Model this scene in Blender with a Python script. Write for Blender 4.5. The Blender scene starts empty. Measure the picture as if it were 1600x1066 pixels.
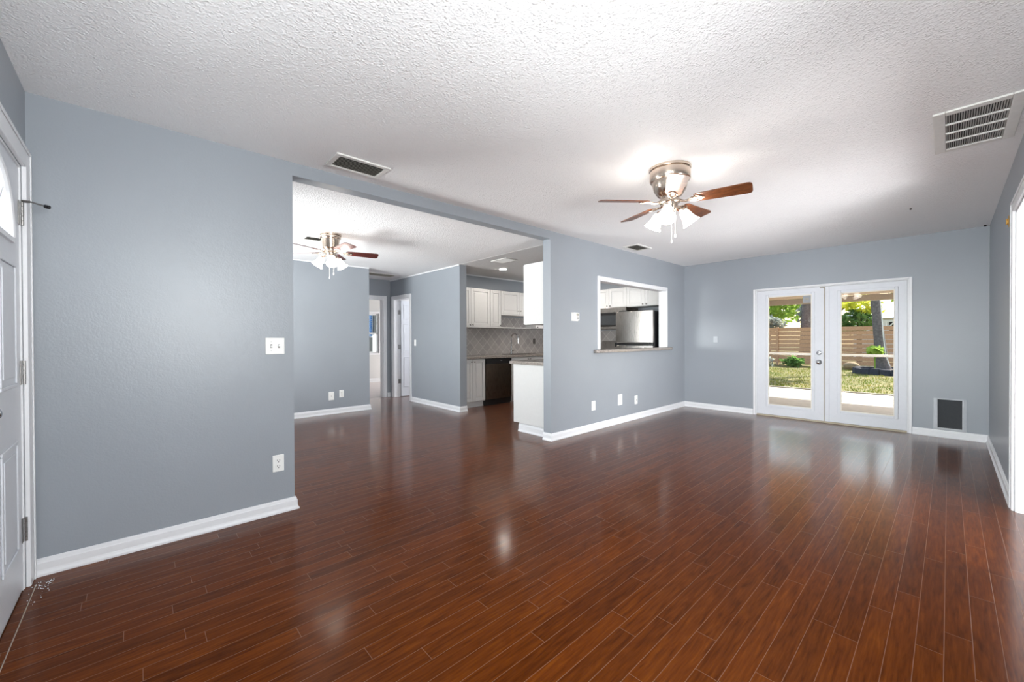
import bpy, math, random
from mathutils import Vector, Matrix

random.seed(7)
C = bpy.context.scene.collection
SC = bpy.context.scene

# ------------------------------------------------------------------ camera
H = 2.44            # main room ceiling
HD = 2.40           # dining / kitchen ceiling
cam_data = bpy.data.cameras.new('camera')
cam_data.sensor_fit = 'HORIZONTAL'
cam_data.sensor_width = 36.0
cam_data.lens = 36.0 * 630.9 / 1600.0
cam_data.clip_start = 0.02
cam_data.clip_end = 500
cam = bpy.data.objects.new('camera', cam_data)
C.objects.link(cam)
Rv = Vector((0.67877, 0.73434, -0.00397)); Uv = Vector((-0.00233, 0.00755, 0.99997)); Fv = Vector((-0.73435, 0.67874, -0.00683))
m3 = Matrix((Rv, Uv, -Fv)).transposed()
cam.matrix_world = Matrix.Translation((0, 0, 1.1971)) @ m3.to_4x4()
SC.camera = cam

# ------------------------------------------------------------------ world, sun, daylight and added fill
SC.view_settings.view_transform = 'Standard'
SC.view_settings.look = 'None'
SC.view_settings.exposure = 0.54
SC.view_settings.gamma = 1.0
SC.view_settings.use_curve_mapping = False
w = bpy.data.worlds.new('sky'); SC.world = w; w.use_nodes = True
nt = w.node_tree; nt.nodes.clear()
sky = nt.nodes.new('ShaderNodeTexSky'); sky.sky_type = 'NISHITA'; sky.sun_disc = False
sky.sun_elevation = math.radians(46); sky.sun_rotation = math.radians(20); sky.air_density = 1.3; sky.dust_density = 2.0
bg = nt.nodes.new('ShaderNodeBackground'); bg.inputs['Strength'].default_value = 0.32
wo = nt.nodes.new('ShaderNodeOutputWorld')
nt.links.new(sky.outputs[0], bg.inputs[0]); nt.links.new(bg.outputs[0], wo.inputs[0])

def sun_lamp(direction, energy, color):
    d = bpy.data.lights.new('sun', 'SUN'); d.energy = energy; d.color = color; d.angle = math.radians(0.6)
    o = bpy.data.objects.new('sun', d); C.objects.link(o)
    o.rotation_euler = Vector(direction).to_track_quat('-Z', 'Y').to_euler(); o.location = (0, 30, 30)
sun_lamp((-0.30, -0.72, -0.75), 11.5, (1.0, 0.95, 0.86))

def daylight(name, loc, direction, sx, sy, energy, color=(0.985, 0.99, 1.0), spread=180):
    """area light for daylight; several are fill at unseen, added openings"""
    d = bpy.data.lights.new(name, 'AREA'); d.shape = 'RECTANGLE'; d.size = sx; d.size_y = sy; d.energy = energy; d.color = color; d.spread = math.radians(spread)
    o = bpy.data.objects.new(name, d); C.objects.link(o)
    o.location = loc; o.rotation_euler = Vector(direction).to_track_quat('-Z', 'Z' if abs(direction[2]) < .9 else 'Y').to_euler()
    return o
daylight('fill_front_window', (-0.255, -0.50, 1.10), (-0.08, 1, 0.0), 1.0, 1.4, 38, spread=90)  # unseen front window, added to light the back wall
daylight('fill_right_window', (0.40, 0.55, 1.58), (-1, -0.05, 0.17), 1.05, 0.95, 44, spread=136)  # unseen window, assumed from the left wall's bright patch, tuned as fill
daylight('fill_right_opening', (0.50, 3.42, 1.02), (-1, 0.75, 0.05), 1.8, 1.8, 38, spread=90)  # added fill in the right opening, no glass door there
daylight('fill_side_room', (2.3, 3.3, 0.3), (-1, 0.8, 0.5), 2.4, 0.5, 70)  # added fill inside the unseen side room, for the far ceiling
daylight('daylight_dining_window', (-5.1, -1.6, 0.9), (0, 1, 0.06), 3.0, 1.2, 490)
daylight('fill_bedroom', (-9.4, 7.10, 1.5), (0, -1, 0), 1.6, 1.2, 42)  # added fill at a second, unseen bedroom opening
daylight('fill_bathroom', (-7.0, 6.10, 1.6), (0, -1, 0), 0.8, 0.8, 62)  # added fill behind the bathroom, brightens its open door
daylight('daylight_front_door_lite', (-2.55, -0.75, 1.80), (0, 1, 0), 0.9, 0.7, 6)

# ------------------------------------------------------------------ node helpers
class NB:
    def __init__(self, name):
        self.m = bpy.data.materials.new(name); self.m.use_nodes = True
        self.t = self.m.node_tree; self.t.nodes.clear()
        self.out = self.t.nodes.new('ShaderNodeOutputMaterial')
    def n(self, typ, **kw):
        nd = self.t.nodes.new(typ)
        for k, v in kw.items(): setattr(nd, k, v)
        return nd
    def link(self, a, b): self.t.links.new(a, b)
    def put(self, sock, v):
        if isinstance(v, bpy.types.NodeSocket): self.link(v, sock)
        else: sock.default_value = v
    def math(self, op, a, b=0.0, c=0.0):
        nd = self.n('ShaderNodeMath', operation=op)
        self.put(nd.inputs[0], a); self.put(nd.inputs[1], b); self.put(nd.inputs[2], c)
        return nd.outputs[0]
    def pos(self): return self.n('ShaderNodeNewGeometry').outputs['Position']
    def sep(self, v):
        s = self.n('ShaderNodeSeparateXYZ'); self.link(v, s.inputs[0]); return s.outputs
    def comb(self, x, y, z):
        s = self.n('ShaderNodeCombineXYZ')
        for i, v in enumerate((x, y, z)): self.put(s.inputs[i], v)
        return s.outputs[0]
    def noise(self, vec, scale, detail=2.0, rough=0.5, dist=0.0):
        nd = self.n('ShaderNodeTexNoise'); self.link(vec, nd.inputs['Vector'])
        nd.inputs['Scale'].default_value = scale; nd.inputs['Detail'].default_value = detail
        nd.inputs['Roughness'].default_value = rough; nd.inputs['Distortion'].default_value = dist
        return nd.outputs['Fac']
    def white(self, vec):
        nd = self.n('ShaderNodeTexWhiteNoise', noise_dimensions='3D'); self.link(vec, nd.inputs['Vector']); return nd.outputs['Value']
    def ramp(self, fac, stops):
        nd = self.n('ShaderNodeValToRGB'); self.link(fac, nd.inputs[0])
        e = nd.color_ramp.elements
        while len(e) < len(stops): e.new(0.5)
        for el, (p, col) in zip(e, stops): el.position = p; el.color = (*col, 1)
        return nd.outputs[0]
    def mix(self, fac, a, b, blend='MIX'):
        nd = self.n('ShaderNodeMix', data_type='RGBA', blend_type=blend)
        self.put(nd.inputs[0], fac); self.put(nd.inputs[6], a if isinstance(a, bpy.types.NodeSocket) else (*a, 1))
        self.put(nd.inputs[7], b if isinstance(b, bpy.types.NodeSocket) else (*b, 1)); return nd.outputs[2]
    def maprange(self, v, a, b, c, d):
        nd = self.n('ShaderNodeMapRange'); self.put(nd.inputs[0], v)
        for i, x in enumerate((a, b, c, d)): nd.inputs[i + 1].default_value = x
        return nd.outputs[0]
    def bump(self, h, strength, dist):
        nd = self.n('ShaderNodeBump'); self.link(h, nd.inputs['Height'])
        nd.inputs['Strength'].default_value = strength; nd.inputs['Distance'].default_value = dist; return nd.outputs[0]
    def pbsdf(self, **kw):
        p = self.n('ShaderNodeBsdfPrincipled'); self.link(p.outputs[0], self.out.inputs[0])
        for k, v in kw.items(): 
            s = p.inputs[k]
            if isinstance(v, tuple) and len(v) == 3 and s.type == 'RGBA': v = (*v, 1)
            self.put(s, v)
        return p

def lin(r, g, b):
    f = lambda c: (c / 255) / 12.92 if c / 255 <= 0.04045 else ((c / 255 + 0.055) / 1.055) ** 2.4
    return (f(r), f(g), f(b))

def simple(name, rgb, rough=0.5, metal=0.0, var=0.04, scale=30.0, spec=0.5, bump=0.0, bscale=200.0, coat=0.0):
    b = NB(name); col = lin(*rgb); P = b.pos()
    n = b.noise(P, scale, 3)
    lo = tuple(c * (1 - var) for c in col); hi = tuple(min(1, c * (1 + var)) for c in col)
    kw = {'Base Color': b.ramp(n, [(0.3, lo), (0.7, hi)]), 'Roughness': rough, 'Metallic': metal, 'Specular IOR Level': spec, 'Coat Weight': coat}
    if bump: kw['Normal'] = b.bump(b.noise(P, bscale, 2), bump, 0.002)
    b.pbsdf(**kw)
    return b.m

def make_wall_paint(name, rgb, rough):
    b = NB(name); P = b.pos(); col = lin(*rgb)
    big = b.noise(P, 1.3, 3)
    base = b.ramp(big, [(0.3, tuple(c * .97 for c in col)), (0.7, tuple(c * 1.03 for c in col))])
    h = b.math('ADD', b.noise(P, 95, 3, .55), b.math('MULTIPLY', b.noise(P, 28, 2), .8))
    b.pbsdf(**{'Base Color': base, 'Roughness': rough, 'Specular IOR Level': 0.45, 'Normal': b.bump(h, 0.16, 0.004)})
    return b.m

def make_popcorn():
    b = NB('popcorn_ceiling'); P = b.pos()
    v = b.n('ShaderNodeTexVoronoi'); b.link(P, v.inputs['Vector']); v.inputs['Scale'].default_value = 100
    v.inputs['Randomness'].default_value = 1.0
    lump = b.math('SUBTRACT', 1.0, b.math('MULTIPLY', v.outputs['Distance'], 1.4))
    mask = b.maprange(b.noise(P, 60, 3, .6), .38, .62, 0.0, 1.0)
    h = b.math('ADD', b.math('MULTIPLY', lump, mask), b.math('MULTIPLY', b.noise(P, 130, 3, .6), .5))
    col = lin(243, 243, 244)
    base = b.ramp(b.noise(P, 1.0, 3), [(.3, tuple(c * .97 for c in col)), (.7, col)])
    b.pbsdf(**{'Base Color': base, 'Roughness': 0.8, 'Specular IOR Level': .3, 'Normal': b.bump(h, 0.5, 0.008)})
    return b.m

def make_floor():
    b = NB('wood_plank_floor'); P = b.pos(); x, y, z = b.sep(P)
    W = 0.0762
    rx = b.math('DIVIDE', b.math('ADD', x, 0.010 + W * 300), W)
    row = b.math('FLOOR', rx); fx = b.math('FRACT', rx)
    r1 = b.white(b.comb(row, 3.7, 1.3))
    L = b.math('ADD', 0.62, b.math('MULTIPLY', b.white(b.comb(row, 9.1, 4.4)), 0.45))
    ry = b.math('DIVIDE', b.math('ADD', y, b.math('ADD', 40.0, b.math('MULTIPLY', r1, 3.0))), L)
    col = b.math('FLOOR', ry); fy = b.math('FRACT', ry)
    r2 = b.white(b.comb(row, col, 2.2)); r3 = b.white(b.comb(row, col, 7.9))
    # distance to seams in metres
    dx = b.math('MULTIPLY', b.math('MINIMUM', fx, b.math('SUBTRACT', 1.0, fx)), W)
    dy = b.math('MULTIPLY', b.math('MINIMUM', fy, b.math('SUBTRACT', 1.0, fy)), L)
    seam_l = b.maprange(dx, 0.0005, 0.0013, 1.0, 0.0)
    seam_s = b.maprange(dy, 0.0005, 0.0013, 1.0, 0.0)
    seam = b.math('MAXIMUM', seam_l, seam_s)
    # oak grain, stretched along the board, shifted per board
    gv = b.comb(x, b.math('ADD', b.math('MULTIPLY', y, 0.07), b.math('MULTIPLY', r2, 30.0)), b.math('MULTIPLY', r3, 9.0))
    g1 = b.noise(gv, 110, 2, .5, .3)
    cv = b.comb(x, b.math('ADD', b.math('MULTIPLY', y, 0.16), b.math('MULTIPLY', r3, 20.0)), b.math('MULTIPLY', r2, 9.0))
    g2 = b.noise(cv, 24, 3, .55, 1.6)
    fac = b.math('ADD', b.math('MULTIPLY', g1, .5), b.math('MULTIPLY', g2, .5))
    grain = b.ramp(fac, [(0.30, lin(70, 30, 5)), (0.45, lin(88, 41, 7)), (0.55, lin(97, 47, 9)), (0.70, lin(112, 58, 13))])
    tone = b.ramp(r2, [(0.0, (0.80, 0.78, 0.76)), (0.5, (0.97, 0.96, 0.95)), (1.0, (1.14, 1.13, 1.10))])
    colr = b.mix(1.0, grain, tone, 'MULTIPLY')
    colr = b.mix(b.math('MULTIPLY', seam, .75), colr, lin(140, 108, 88))
    rough = b.math('ADD', 0.278, b.math('MULTIPLY', b.noise(P, 6, 2), 0.03))
    h = b.math('ADD', b.math('MULTIPLY', seam, -1.0), b.math('MULTIPLY', b.noise(P, 7, 1), .25))
    nrm = b.bump(h, 0.15, 0.003)
    p = b.n('ShaderNodeBsdfPrincipled'); b.link(colr, p.inputs['Base Color']); p.inputs['Roughness'].default_value = .6; p.inputs['Specular IOR Level'].default_value = 0.0; b.link(nrm, p.inputs['Normal'])
    ga = b.n('ShaderNodeBsdfAnisotropic'); ga.inputs['Roughness'].default_value = .145; b.link(nrm, ga.inputs['Normal'])
    gb = b.n('ShaderNodeBsdfAnisotropic'); b.link(rough, gb.inputs['Roughness']); b.link(nrm, gb.inputs['Normal'])
    gl = b.n('ShaderNodeMixShader'); gl.inputs[0].default_value = .36; b.link(ga.outputs[0], gl.inputs[1]); b.link(gb.outputs[0], gl.inputs[2])
    lw = b.n('ShaderNodeLayerWeight'); lw.inputs['Blend'].default_value = .5; b.link(nrm, lw.inputs['Normal'])
    fr = b.math('MINIMUM', b.math('ADD', .010, b.math('MULTIPLY', b.math('POWER', lw.outputs['Facing'], 6.0), 1.6)), .85)   # satin varnish, glossier towards grazing
    mx = b.n('ShaderNodeMixShader'); b.link(fr, mx.inputs[0]); b.link(p.outputs[0], mx.inputs[1]); b.link(gl.outputs[0], mx.inputs[2]); b.link(mx.outputs[0], b.out.inputs[0])
    return b.m

def make_granite():
    b = NB('granite'); P = b.pos()
    n1 = b.noise(P, 90, 4, .7); n2 = b.noise(P, 260, 2)
    c1 = b.ramp(n1, [(.36, lin(48, 44, 42)), (.46, lin(120, 110, 102)), (.56, lin(176, 168, 160)), (.68, lin(96, 84, 76))])
    c2 = b.ramp(n2, [(.40, lin(38, 36, 36)), (.55, lin(190, 184, 178))])
    b.pbsdf(**{'Base Color': b.mix(.35, c1, c2), 'Roughness': 0.16, 'Specular IOR Level': .55})
    return b.m

def make_diamond_tile():
    b = NB('diamond_backsplash_tile'); P = b.pos(); x, y, z = b.sep(P)
    h = b.math('ADD', x, y)
    S = 0.145
    u = b.math('DIVIDE', b.math('ADD', b.math('MULTIPLY', b.math('ADD', h, z), .7071), 50 * S), S)
    v = b.math('DIVIDE', b.math('ADD', b.math('MULTIPLY', b.math('SUBTRACT', h, z), .7071), 50 * S), S)
    fu = b.math('FRACT', u); fv = b.math('FRACT', v)
    d = b.math('MINIMUM', b.math('MINIMUM', fu, b.math('SUBTRACT', 1, fu)), b.math('MINIMUM', fv, b.math('SUBTRACT', 1, fv)))
    grout = b.maprange(d, .020, .035, 1, 0)
    r = b.white(b.comb(b.math('FLOOR', u), b.math('FLOOR', v), 1.0))
    tile = b.ramp(b.math('ADD', b.math('MULTIPLY', r, .4), b.math('MULTIPLY', b.noise(P, 25, 4, .6), .6)), [(.2, lin(150, 146, 144)), (.8, lin(172, 167, 164))])
    b.pbsdf(**{'Base Color': b.mix(grout, tile, lin(196, 192, 189)), 'Roughness': .3, 'Normal': b.bump(b.math('MULTIPLY', grout, -1), .3, .003)})
    return b.m

def make_steel(name, rgb, rough, axis='z'):
    b = NB(name); P = b.pos(); x, y, z = b.sep(P)
    v = b.comb(b.math('MULTIPLY', x, 1.0 if axis != 'h' else .02), b.math('MULTIPLY', y, 1.0 if axis != 'h' else .02), b.math('MULTIPLY', z, .02 if axis != 'h' else 1.0))
    n = b.noise(v, 400, 2); col = lin(*rgb)
    b.pbsdf(**{'Base Color': b.ramp(n, [(.3, tuple(c * .93 for c in col)), (.7, col)]), 'Metallic': 1.0,
               'Roughness': b.math('ADD', rough, b.math('MULTIPLY', n, .08))})
    return b.m

def make_wood(name, dark, light, axis='x', rough=.4):
    b = NB(name); tc = b.n('ShaderNodeTexCoord').outputs['Object']; x, y, z = b.sep(tc)
    n = b.noise(b.comb(b.math('MULTIPLY', x, .35), y, z), 60, 4, .6, .8)
    b.pbsdf(**{'Base Color': b.ramp(n, [(.3, lin(*dark)), (.7, lin(*light))]), 'Roughness': rough, 'Coat Weight': .15})
    return b.m

def make_glass(name='window_glass', tint=(0.97, 0.985, 0.98)):
    b = NB(name)
    tr = b.n('ShaderNodeBsdfTransparent'); tr.inputs[0].default_value = (*tint, 1)
    gl = b.n('ShaderNodeBsdfGlossy'); gl.inputs['Roughness'].default_value = 0.02
    fr = b.n('ShaderNodeFresnel'); fr.inputs[0].default_value = 1.45
    n = b.noise(b.pos(), 3, 1)
    mx = b.n('ShaderNodeMixShader')
    b.link(b.math('MULTIPLY', fr.outputs[0], b.maprange(n, 0, 1,   .30, .42)), mx.inputs[0]); b.link(tr.outputs[0], mx.inputs[1]); b.link(gl.outputs[0], mx.inputs[2])
    b.link(mx.outputs[0], b.out.inputs[0])
    return b.m

def make_emit(name, rgb, strength):
    b = NB(name); P = b.pos()
    e = b.n('ShaderNodeEmission'); c = lin(*rgb)
    b.link(b.ramp(b.noise(P, 20, 1), [(.2, tuple(k * .95 for k in c)), (.8, c)]), e.inputs[0]); e.inputs[1].default_value = strength
    b.link(e.outputs[0], b.out.inputs[0]); return b.m

def make_lawn(name, stops, scale=2.0):
    b = NB(name); P = b.pos()
    n = b.math('ADD', b.math('MULTIPLY', b.noise(P, scale, 5, .65), .65), b.math('MULTIPLY', b.noise(P, scale * 12, 3), .35))
    b.pbsdf(**{'Base Color': b.ramp(n, stops), 'Roughness': .8, 'Specular IOR Level': .2, 'Normal': b.bump(b.noise(P, 60, 3), .6, .02)})
    return b.m

def make_leaf(name, a, c, transl=True):
    b = NB(name); P = b.pos()
    col = b.ramp(b.noise(P, 1.7, 3), [(.32, lin(*a)), (.68, lin(*c))])
    p = b.n('ShaderNodeBsdfDiffuse'); b.link(col, p.inputs[0])
    t = b.n('ShaderNodeBsdfTranslucent'); b.link(col, t.inputs[0])
    mx = b.n('ShaderNodeMixShader'); mx.inputs[0].default_value = .45
    b.link(p.outputs[0], mx.inputs[1]); b.link(t.outputs[0], mx.inputs[2]); b.link(mx.outputs[0], b.out.inputs[0])
    return b.m

M = {}
M['wall'] = make_wall_paint('blue_grey_wall_paint', (147, 153, 160), 0.37)
M['wall_light'] = make_wall_paint('pale_wall_paint', (205, 205, 205), 0.5)
M['popcorn'] = make_popcorn()
M['smooth_ceiling'] = simple('smooth_ceiling_paint', (214, 214, 214), .7, bump=.05, bscale=60)
M['floor'] = make_floor()
M['trim'] = simple('white_trim_paint', (224, 225, 228), .32, var=.015)
M['door'] = simple('white_door_paint', (206, 209, 215), .35, var=.015)
M['cabinet'] = simple('white_cabinet_paint', (210, 210, 209), .35, var=.015)
M['vent_white'] = simple('white_vent_metal', (222, 221, 218), .45, var=.03)
M['vent_slat'] = simple('grey_vent_slat', (150, 147, 138), .55, var=.06)
M['vent_slat_grey'] = simple('dull_vent_slat', (150, 150, 148), .55, var=.05)
M['vent_slat_light'] = simple('light_grey_vent_slat', (196, 196, 194), .5, var=.03)
M['dark'] = simple('dark_cavity', (24, 23, 22), .8)
M['plate'] = simple('white_plastic', (236, 236, 234), .3, var=.01)
M['slot'] = simple('dark_slot', (58, 54, 50), .5)
M['granite'] = make_granite()
M['tile'] = make_diamond_tile()
M['steel'] = make_steel('brushed_stainless_steel', (160, 156, 152), .24)
M['steel_dark'] = make_steel('dark_brushed_steel', (118, 106, 95), .24)
M['nickel'] = make_steel('brushed_nickel', (205, 190, 176), .20, 'h')
M['chrome'] = simple('polished_chrome', (205, 206, 210), .12, 1.0, .02)
M['hinge'] = simple('worn_nickel_hinge', (150, 148, 146), .35, 1.0, .12, 120)
M['brass'] = simple('aged_brass', (186, 148, 84), .35, 1.0, .1)
M['black'] = simple('black_plastic', (20, 20, 22), .3, 0, .1)
M['blade_walnut'] = make_wood('oak_walnut_blade', (70, 36, 18), (124, 74, 42))
M['blade_cherry'] = make_wood('cherry_blade', (58, 16, 12), (104, 34, 22))
M['glass'] = make_glass()
M['shade'] = make_emit('lit_frosted_glass', (255, 246, 236), 21.0)
M['shade_dim'] = make_emit('lit_frosted_glass_dim', (255, 246, 236), 12.0)
M['downlight'] = make_emit('lit_downlight_lens', (255, 246, 236), 165.0)
M['bulb'] = make_emit('lit_bulb', (255, 240, 222), 60.0)
M['chain'] = simple('pale_pull_chain', (225, 222, 218), .35, .6)
M['carpet'] = simple('pale_carpet', (208, 200, 198), .95, 0, .08, 300, .1, .4, 500)
M['pet_frame'] = simple('pale_grey_plastic_frame', (186, 190, 196), .4)
M['pet_flap'] = simple('charcoal_flap', (66, 69, 72), .75, 0, .05, spec=.2)
M['bead'] = simple('ivory_glazing_bead', (224, 220, 210), .4)
M['weather'] = simple('yellowed_weatherstrip', (176, 166, 148), .6)
M['concrete'] = simple('pale_concrete', (208, 200, 192), .85, 0, .08, 8)
M['lanai'] = simple('tan_painted_wood', (202, 184, 164), .6, 0, .05)
M['beam'] = simple('grey_tan_painted_beam', (150, 137, 124), .7, 0, .06)
M['aluminium'] = simple('white_aluminium', (216, 216, 216), .4, 0, .03)
M['fence'] = make_wood('cedar_fence_board', (178, 124, 88), (218, 170, 130), rough=.8)
M['bark'] = simple('grey_bark', (104, 96, 94), .9, 0, .3, 14, .2, .8, 40)
M['dark_bark'] = simple('dark_bark', (62, 54, 46), .9, 0, .3, 10, .2, .8, 30)
M['stone'] = simple('dark_planter_block', (62, 62, 70), .8, 0, .25, 12, .3, .5, 40)
M['soil'] = simple('brown_soil', (92, 78, 62), .95, 0, .3, 15)
M['rock'] = simple('tan_rock', (150, 128, 100), .9, 0, .2, 10, .2, .6, 30)
M['rope'] = simple('white_rope', (226, 222, 214), .7)
M['lawn'] = make_lawn('lawn_ground', [(.30, lin(76, 66, 42)), (.45, lin(94, 92, 46)), (.60, lin(116, 104, 62)), (.75, lin(130, 114, 78))])
M['blade_grass'] = make_leaf('grass_blades', (74, 100, 34), (134, 126, 68))
M['leaf_dark'] = make_leaf('dark_green_leaves', (70, 104, 52), (128, 162, 88))
M['leaf_mid'] = make_leaf('mid_green_leaves', (112, 150, 62), (186, 206, 100))
M['leaf_yellow'] = make_leaf('yellow_green_leaves', (190, 200, 60), (240, 238, 110))
M['leaf_grey'] = make_leaf('grey_green_leaves', (120, 126, 120), (168, 172, 164))
M['house_wall'] = simple('white_house_siding', (226, 226, 230), .7)
M['house_roof'] = simple('pale_blue_grey_roof', (176, 188, 208), .7)
M['blue_shutter'] = simple('blue_louvred_shutter', (58, 104, 156), .6)
M['sticker'] = simple('grey_sticker', (142, 146, 150), .5)
M['siding'] = simple('bright_neighbour_stucco', (206, 210, 216), .8)

# ------------------------------------------------------------------ mesh helpers
ORG = {}
class MB:
    def __init__(self): self.v = []; self.f = []; self.M = None
    def _p(self, p):
        return tuple(self.M @ Vector(p)) if self.M is not None else tuple(p)
    def add(self, vs, fs):
        k = len(self.v); self.v += [self._p(p) for p in vs]
        flip = self.M is not None and self.M.determinant() < 0
        self.f += [tuple(k + i for i in (reversed(f) if flip else f)) for f in fs]; return self
    def box(self, x0, x1, y0, y1, z0, z1):
        x0, x1 = min(x0, x1), max(x0, x1); y0, y1 = min(y0, y1), max(y0, y1); z0, z1 = min(z0, z1), max(z0, z1)
        return self.add([(x0, y0, z0), (x1, y0, z0), (x1, y1, z0), (x0, y1, z0), (x0, y0, z1), (x1, y0, z1), (x1, y1, z1), (x0, y1, z1)],
                        [(3, 2, 1, 0), (4, 5, 6, 7), (0, 1, 5, 4), (1, 2, 6, 5), (2, 3, 7, 6), (3, 0, 4, 7)])
    def lathe(self, prof, n=24, M2=None, cap=True):
        vs = []; fs = []
        for r, z in prof:
            for i in range(n):
                a = 2 * math.pi * i / n; vs.append((r * math.cos(a), r * math.sin(a), z))
        for j in range(len(prof) - 1):
            for i in range(n):
                a, c = j * n + i, j * n + (i + 1) % n
                fs.append((a, c, c + n, a + n))
        if cap: fs.append(tuple(reversed(range(n)))); fs.append(tuple(range((len(prof) - 1) * n, len(prof) * n)))
        if M2 is not None: vs = [tuple(M2 @ Vector(p)) for p in vs]
        return self.add(vs, fs)
    def cyl(self, p0, p1, r, n=16, r1=None):
        p0, p1 = Vector(p0), Vector(p1); d = p1 - p0
        q = d.to_track_quat('Z', 'Y').to_matrix().to_4x4(); q.translation = p0
        return self.lathe([(r, 0), (r if r1 is None else r1, d.length)], n, q)
    def tube(self, pts, r, n=10):
        pts = [Vector(p) for p in pts]; rs = r if isinstance(r, (list, tuple)) else [r] * len(pts)
        vs = []; fs = []
        for i, p in enumerate(pts):
            t = (pts[min(i + 1, len(pts) - 1)] - pts[max(i - 1, 0)]).normalized()
            a = t.cross(Vector((0, 0, 1)) if abs(t.z) < .95 else Vector((1, 0, 0))).normalized(); c = a.cross(t)
            if i and a.dot(pa) < 0: a = -a; c = -c
            pa = a
            for k in range(n):
                an = 2 * math.pi * k / n; vs.append(tuple(p + (a * math.cos(an) + c * math.sin(an)) * rs[i]))
        for i in range(len(pts) - 1):
            for k in range(n):
                fs.append((i * n + k, (i + 1) * n + k, (i + 1) * n + (k + 1) % n, i * n + (k + 1) % n))
        fs.append(tuple(range(n))); fs.append(tuple(reversed(range((len(pts) - 1) * n, len(pts) * n))))
        return self.add(vs, fs)
    def prism(self, outline, z0, z1):
        n = len(outline)
        vs = [(x, y, z0) for x, y in outline] + [(x, y, z1) for x, y in outline]
        fs = [tuple(reversed(range(n))), tuple(range(n, 2 * n))] + [(i, (i + 1) % n, n + (i + 1) % n, n + i) for i in range(n)]
        return self.add(vs, fs)
    def sphere(self, c, r, n=14, m=8, sc=(1, 1, 1)):
        prof = [(r * math.sin(math.pi * j / m) + 1e-5, -r * math.cos(math.pi * j / m)) for j in range(m + 1)]
        M2 = Matrix.Translation(c) @ Matrix.Diagonal((*sc, 1))
        return self.lathe(prof, n, M2)
    def build(self, name, mat, parent=None, bevel=0, smooth=0, kind=None, seg=2):
        me = bpy.data.meshes.new(name); o = bpy.data.objects.new(name, me); C.objects.link(o)
        if parent is None:
            xs, ys, zs = zip(*self.v)
            g = Vector(((min(xs) + max(xs)) / 2, (min(ys) + max(ys)) / 2, min(zs))); o.location = g; ORG[o.name] = g
        else:
            g = ORG[parent.name]; o.parent = parent; ORG[o.name] = g
        me.from_pydata([tuple(Vector(p) - g) for p in self.v], [], self.f); me.update()
        me.materials.append(mat)
        if smooth:
            me.shade_smooth(); me.set_sharp_from_angle(angle=math.radians(smooth))
        if bevel:
            bm = o.modifiers.new('bevel', 'BEVEL'); bm.width = bevel; bm.segments = seg; bm.limit_method = 'ANGLE'; bm.angle_limit = math.radians(40)
        if kind: o['kind'] = kind
        return o

def tag(o, label, cat, group=None):
    o['label'] = label; o['category'] = cat
    if group: o['group'] = group
    return o
def thing(name, label, cat, loc, group=None):
    o = bpy.data.objects.new(name, None); C.objects.link(o); o.empty_display_size = .1
    o.location = loc; ORG[o.name] = Vector(loc); return tag(o, label, cat, group)
def B(*a):
    m = MB()
    for b in a: m.box(*b)
    return m
def struct(name, boxes, mat, parent=None, bevel=0):
    m = boxes if isinstance(boxes, MB) else B(*boxes)
    return m.build(name, mat, parent, bevel, kind='structure' if parent is None else None)

# local frame: u = along the wall, v = up, w = out of the wall
def face(origin, facing):
    ox, oy, oz = origin
    u, wv = {'+x': ((0, 1, 0), (1, 0, 0)), '-x': ((0, -1, 0), (-1, 0, 0)), '+y': ((-1, 0, 0), (0, 1, 0)), '-y': ((1, 0, 0), (0, -1, 0))}[facing]
    m = Matrix.Identity(4)
    for i in range(3):
        m[i][0] = u[i]; m[i][1] = (0, 0, 1)[i]; m[i][2] = wv[i]; m[i][3] = (ox, oy, oz)[i]
    return m
def FM(M4):
    m = MB(); m.M = M4; return m

# ------------------------------------------------------------------ the setting
XL, XR, YF, YB = -3.137, 0.309, -0.409, 7.007
Y1, Y2 = 0.8015, 3.5116           # the wide opening in the left wall
HO = 2.349                        # its head
TW = 0.115
XLi = XL - TW                     # dining side of that wall
XD = -6.67                        # dining far wall
YH = 3.83                         # hall wall plane (faces -y)
XH = -7.85                        # hall end wall
XK = -6.12                        # kitchen sink wall
PT = (4.47, 6.33, 1.00, 1.967)    # pass-through opening y0 y1 z0 z1

struct('floor', [(XH - .12, 3.2, YF - .14, YB + .10, -.12, 0)], M['floor'])
struct('ceiling', [(XL - TW * .5, 3.2, YF - .14, YB + .14, H, H + .12)], M['popcorn'])
struct('ceiling_dining', [(XH - .12, XL - TW * .5 - .001, YF - .14, YH + .001, HD, H + .12)], M['popcorn'])
struct('ceiling_kitchen', [(XH - .12, XL - TW * .5 - .001, YH + .002, YB + .14, HD - .002, H + .12)], M['smooth_ceiling'])
struct('ceiling_bedroom', [(-11.1, XH - .121, 1.4, YB + .14, HD, H + .12)], M['smooth_ceiling'])

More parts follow.
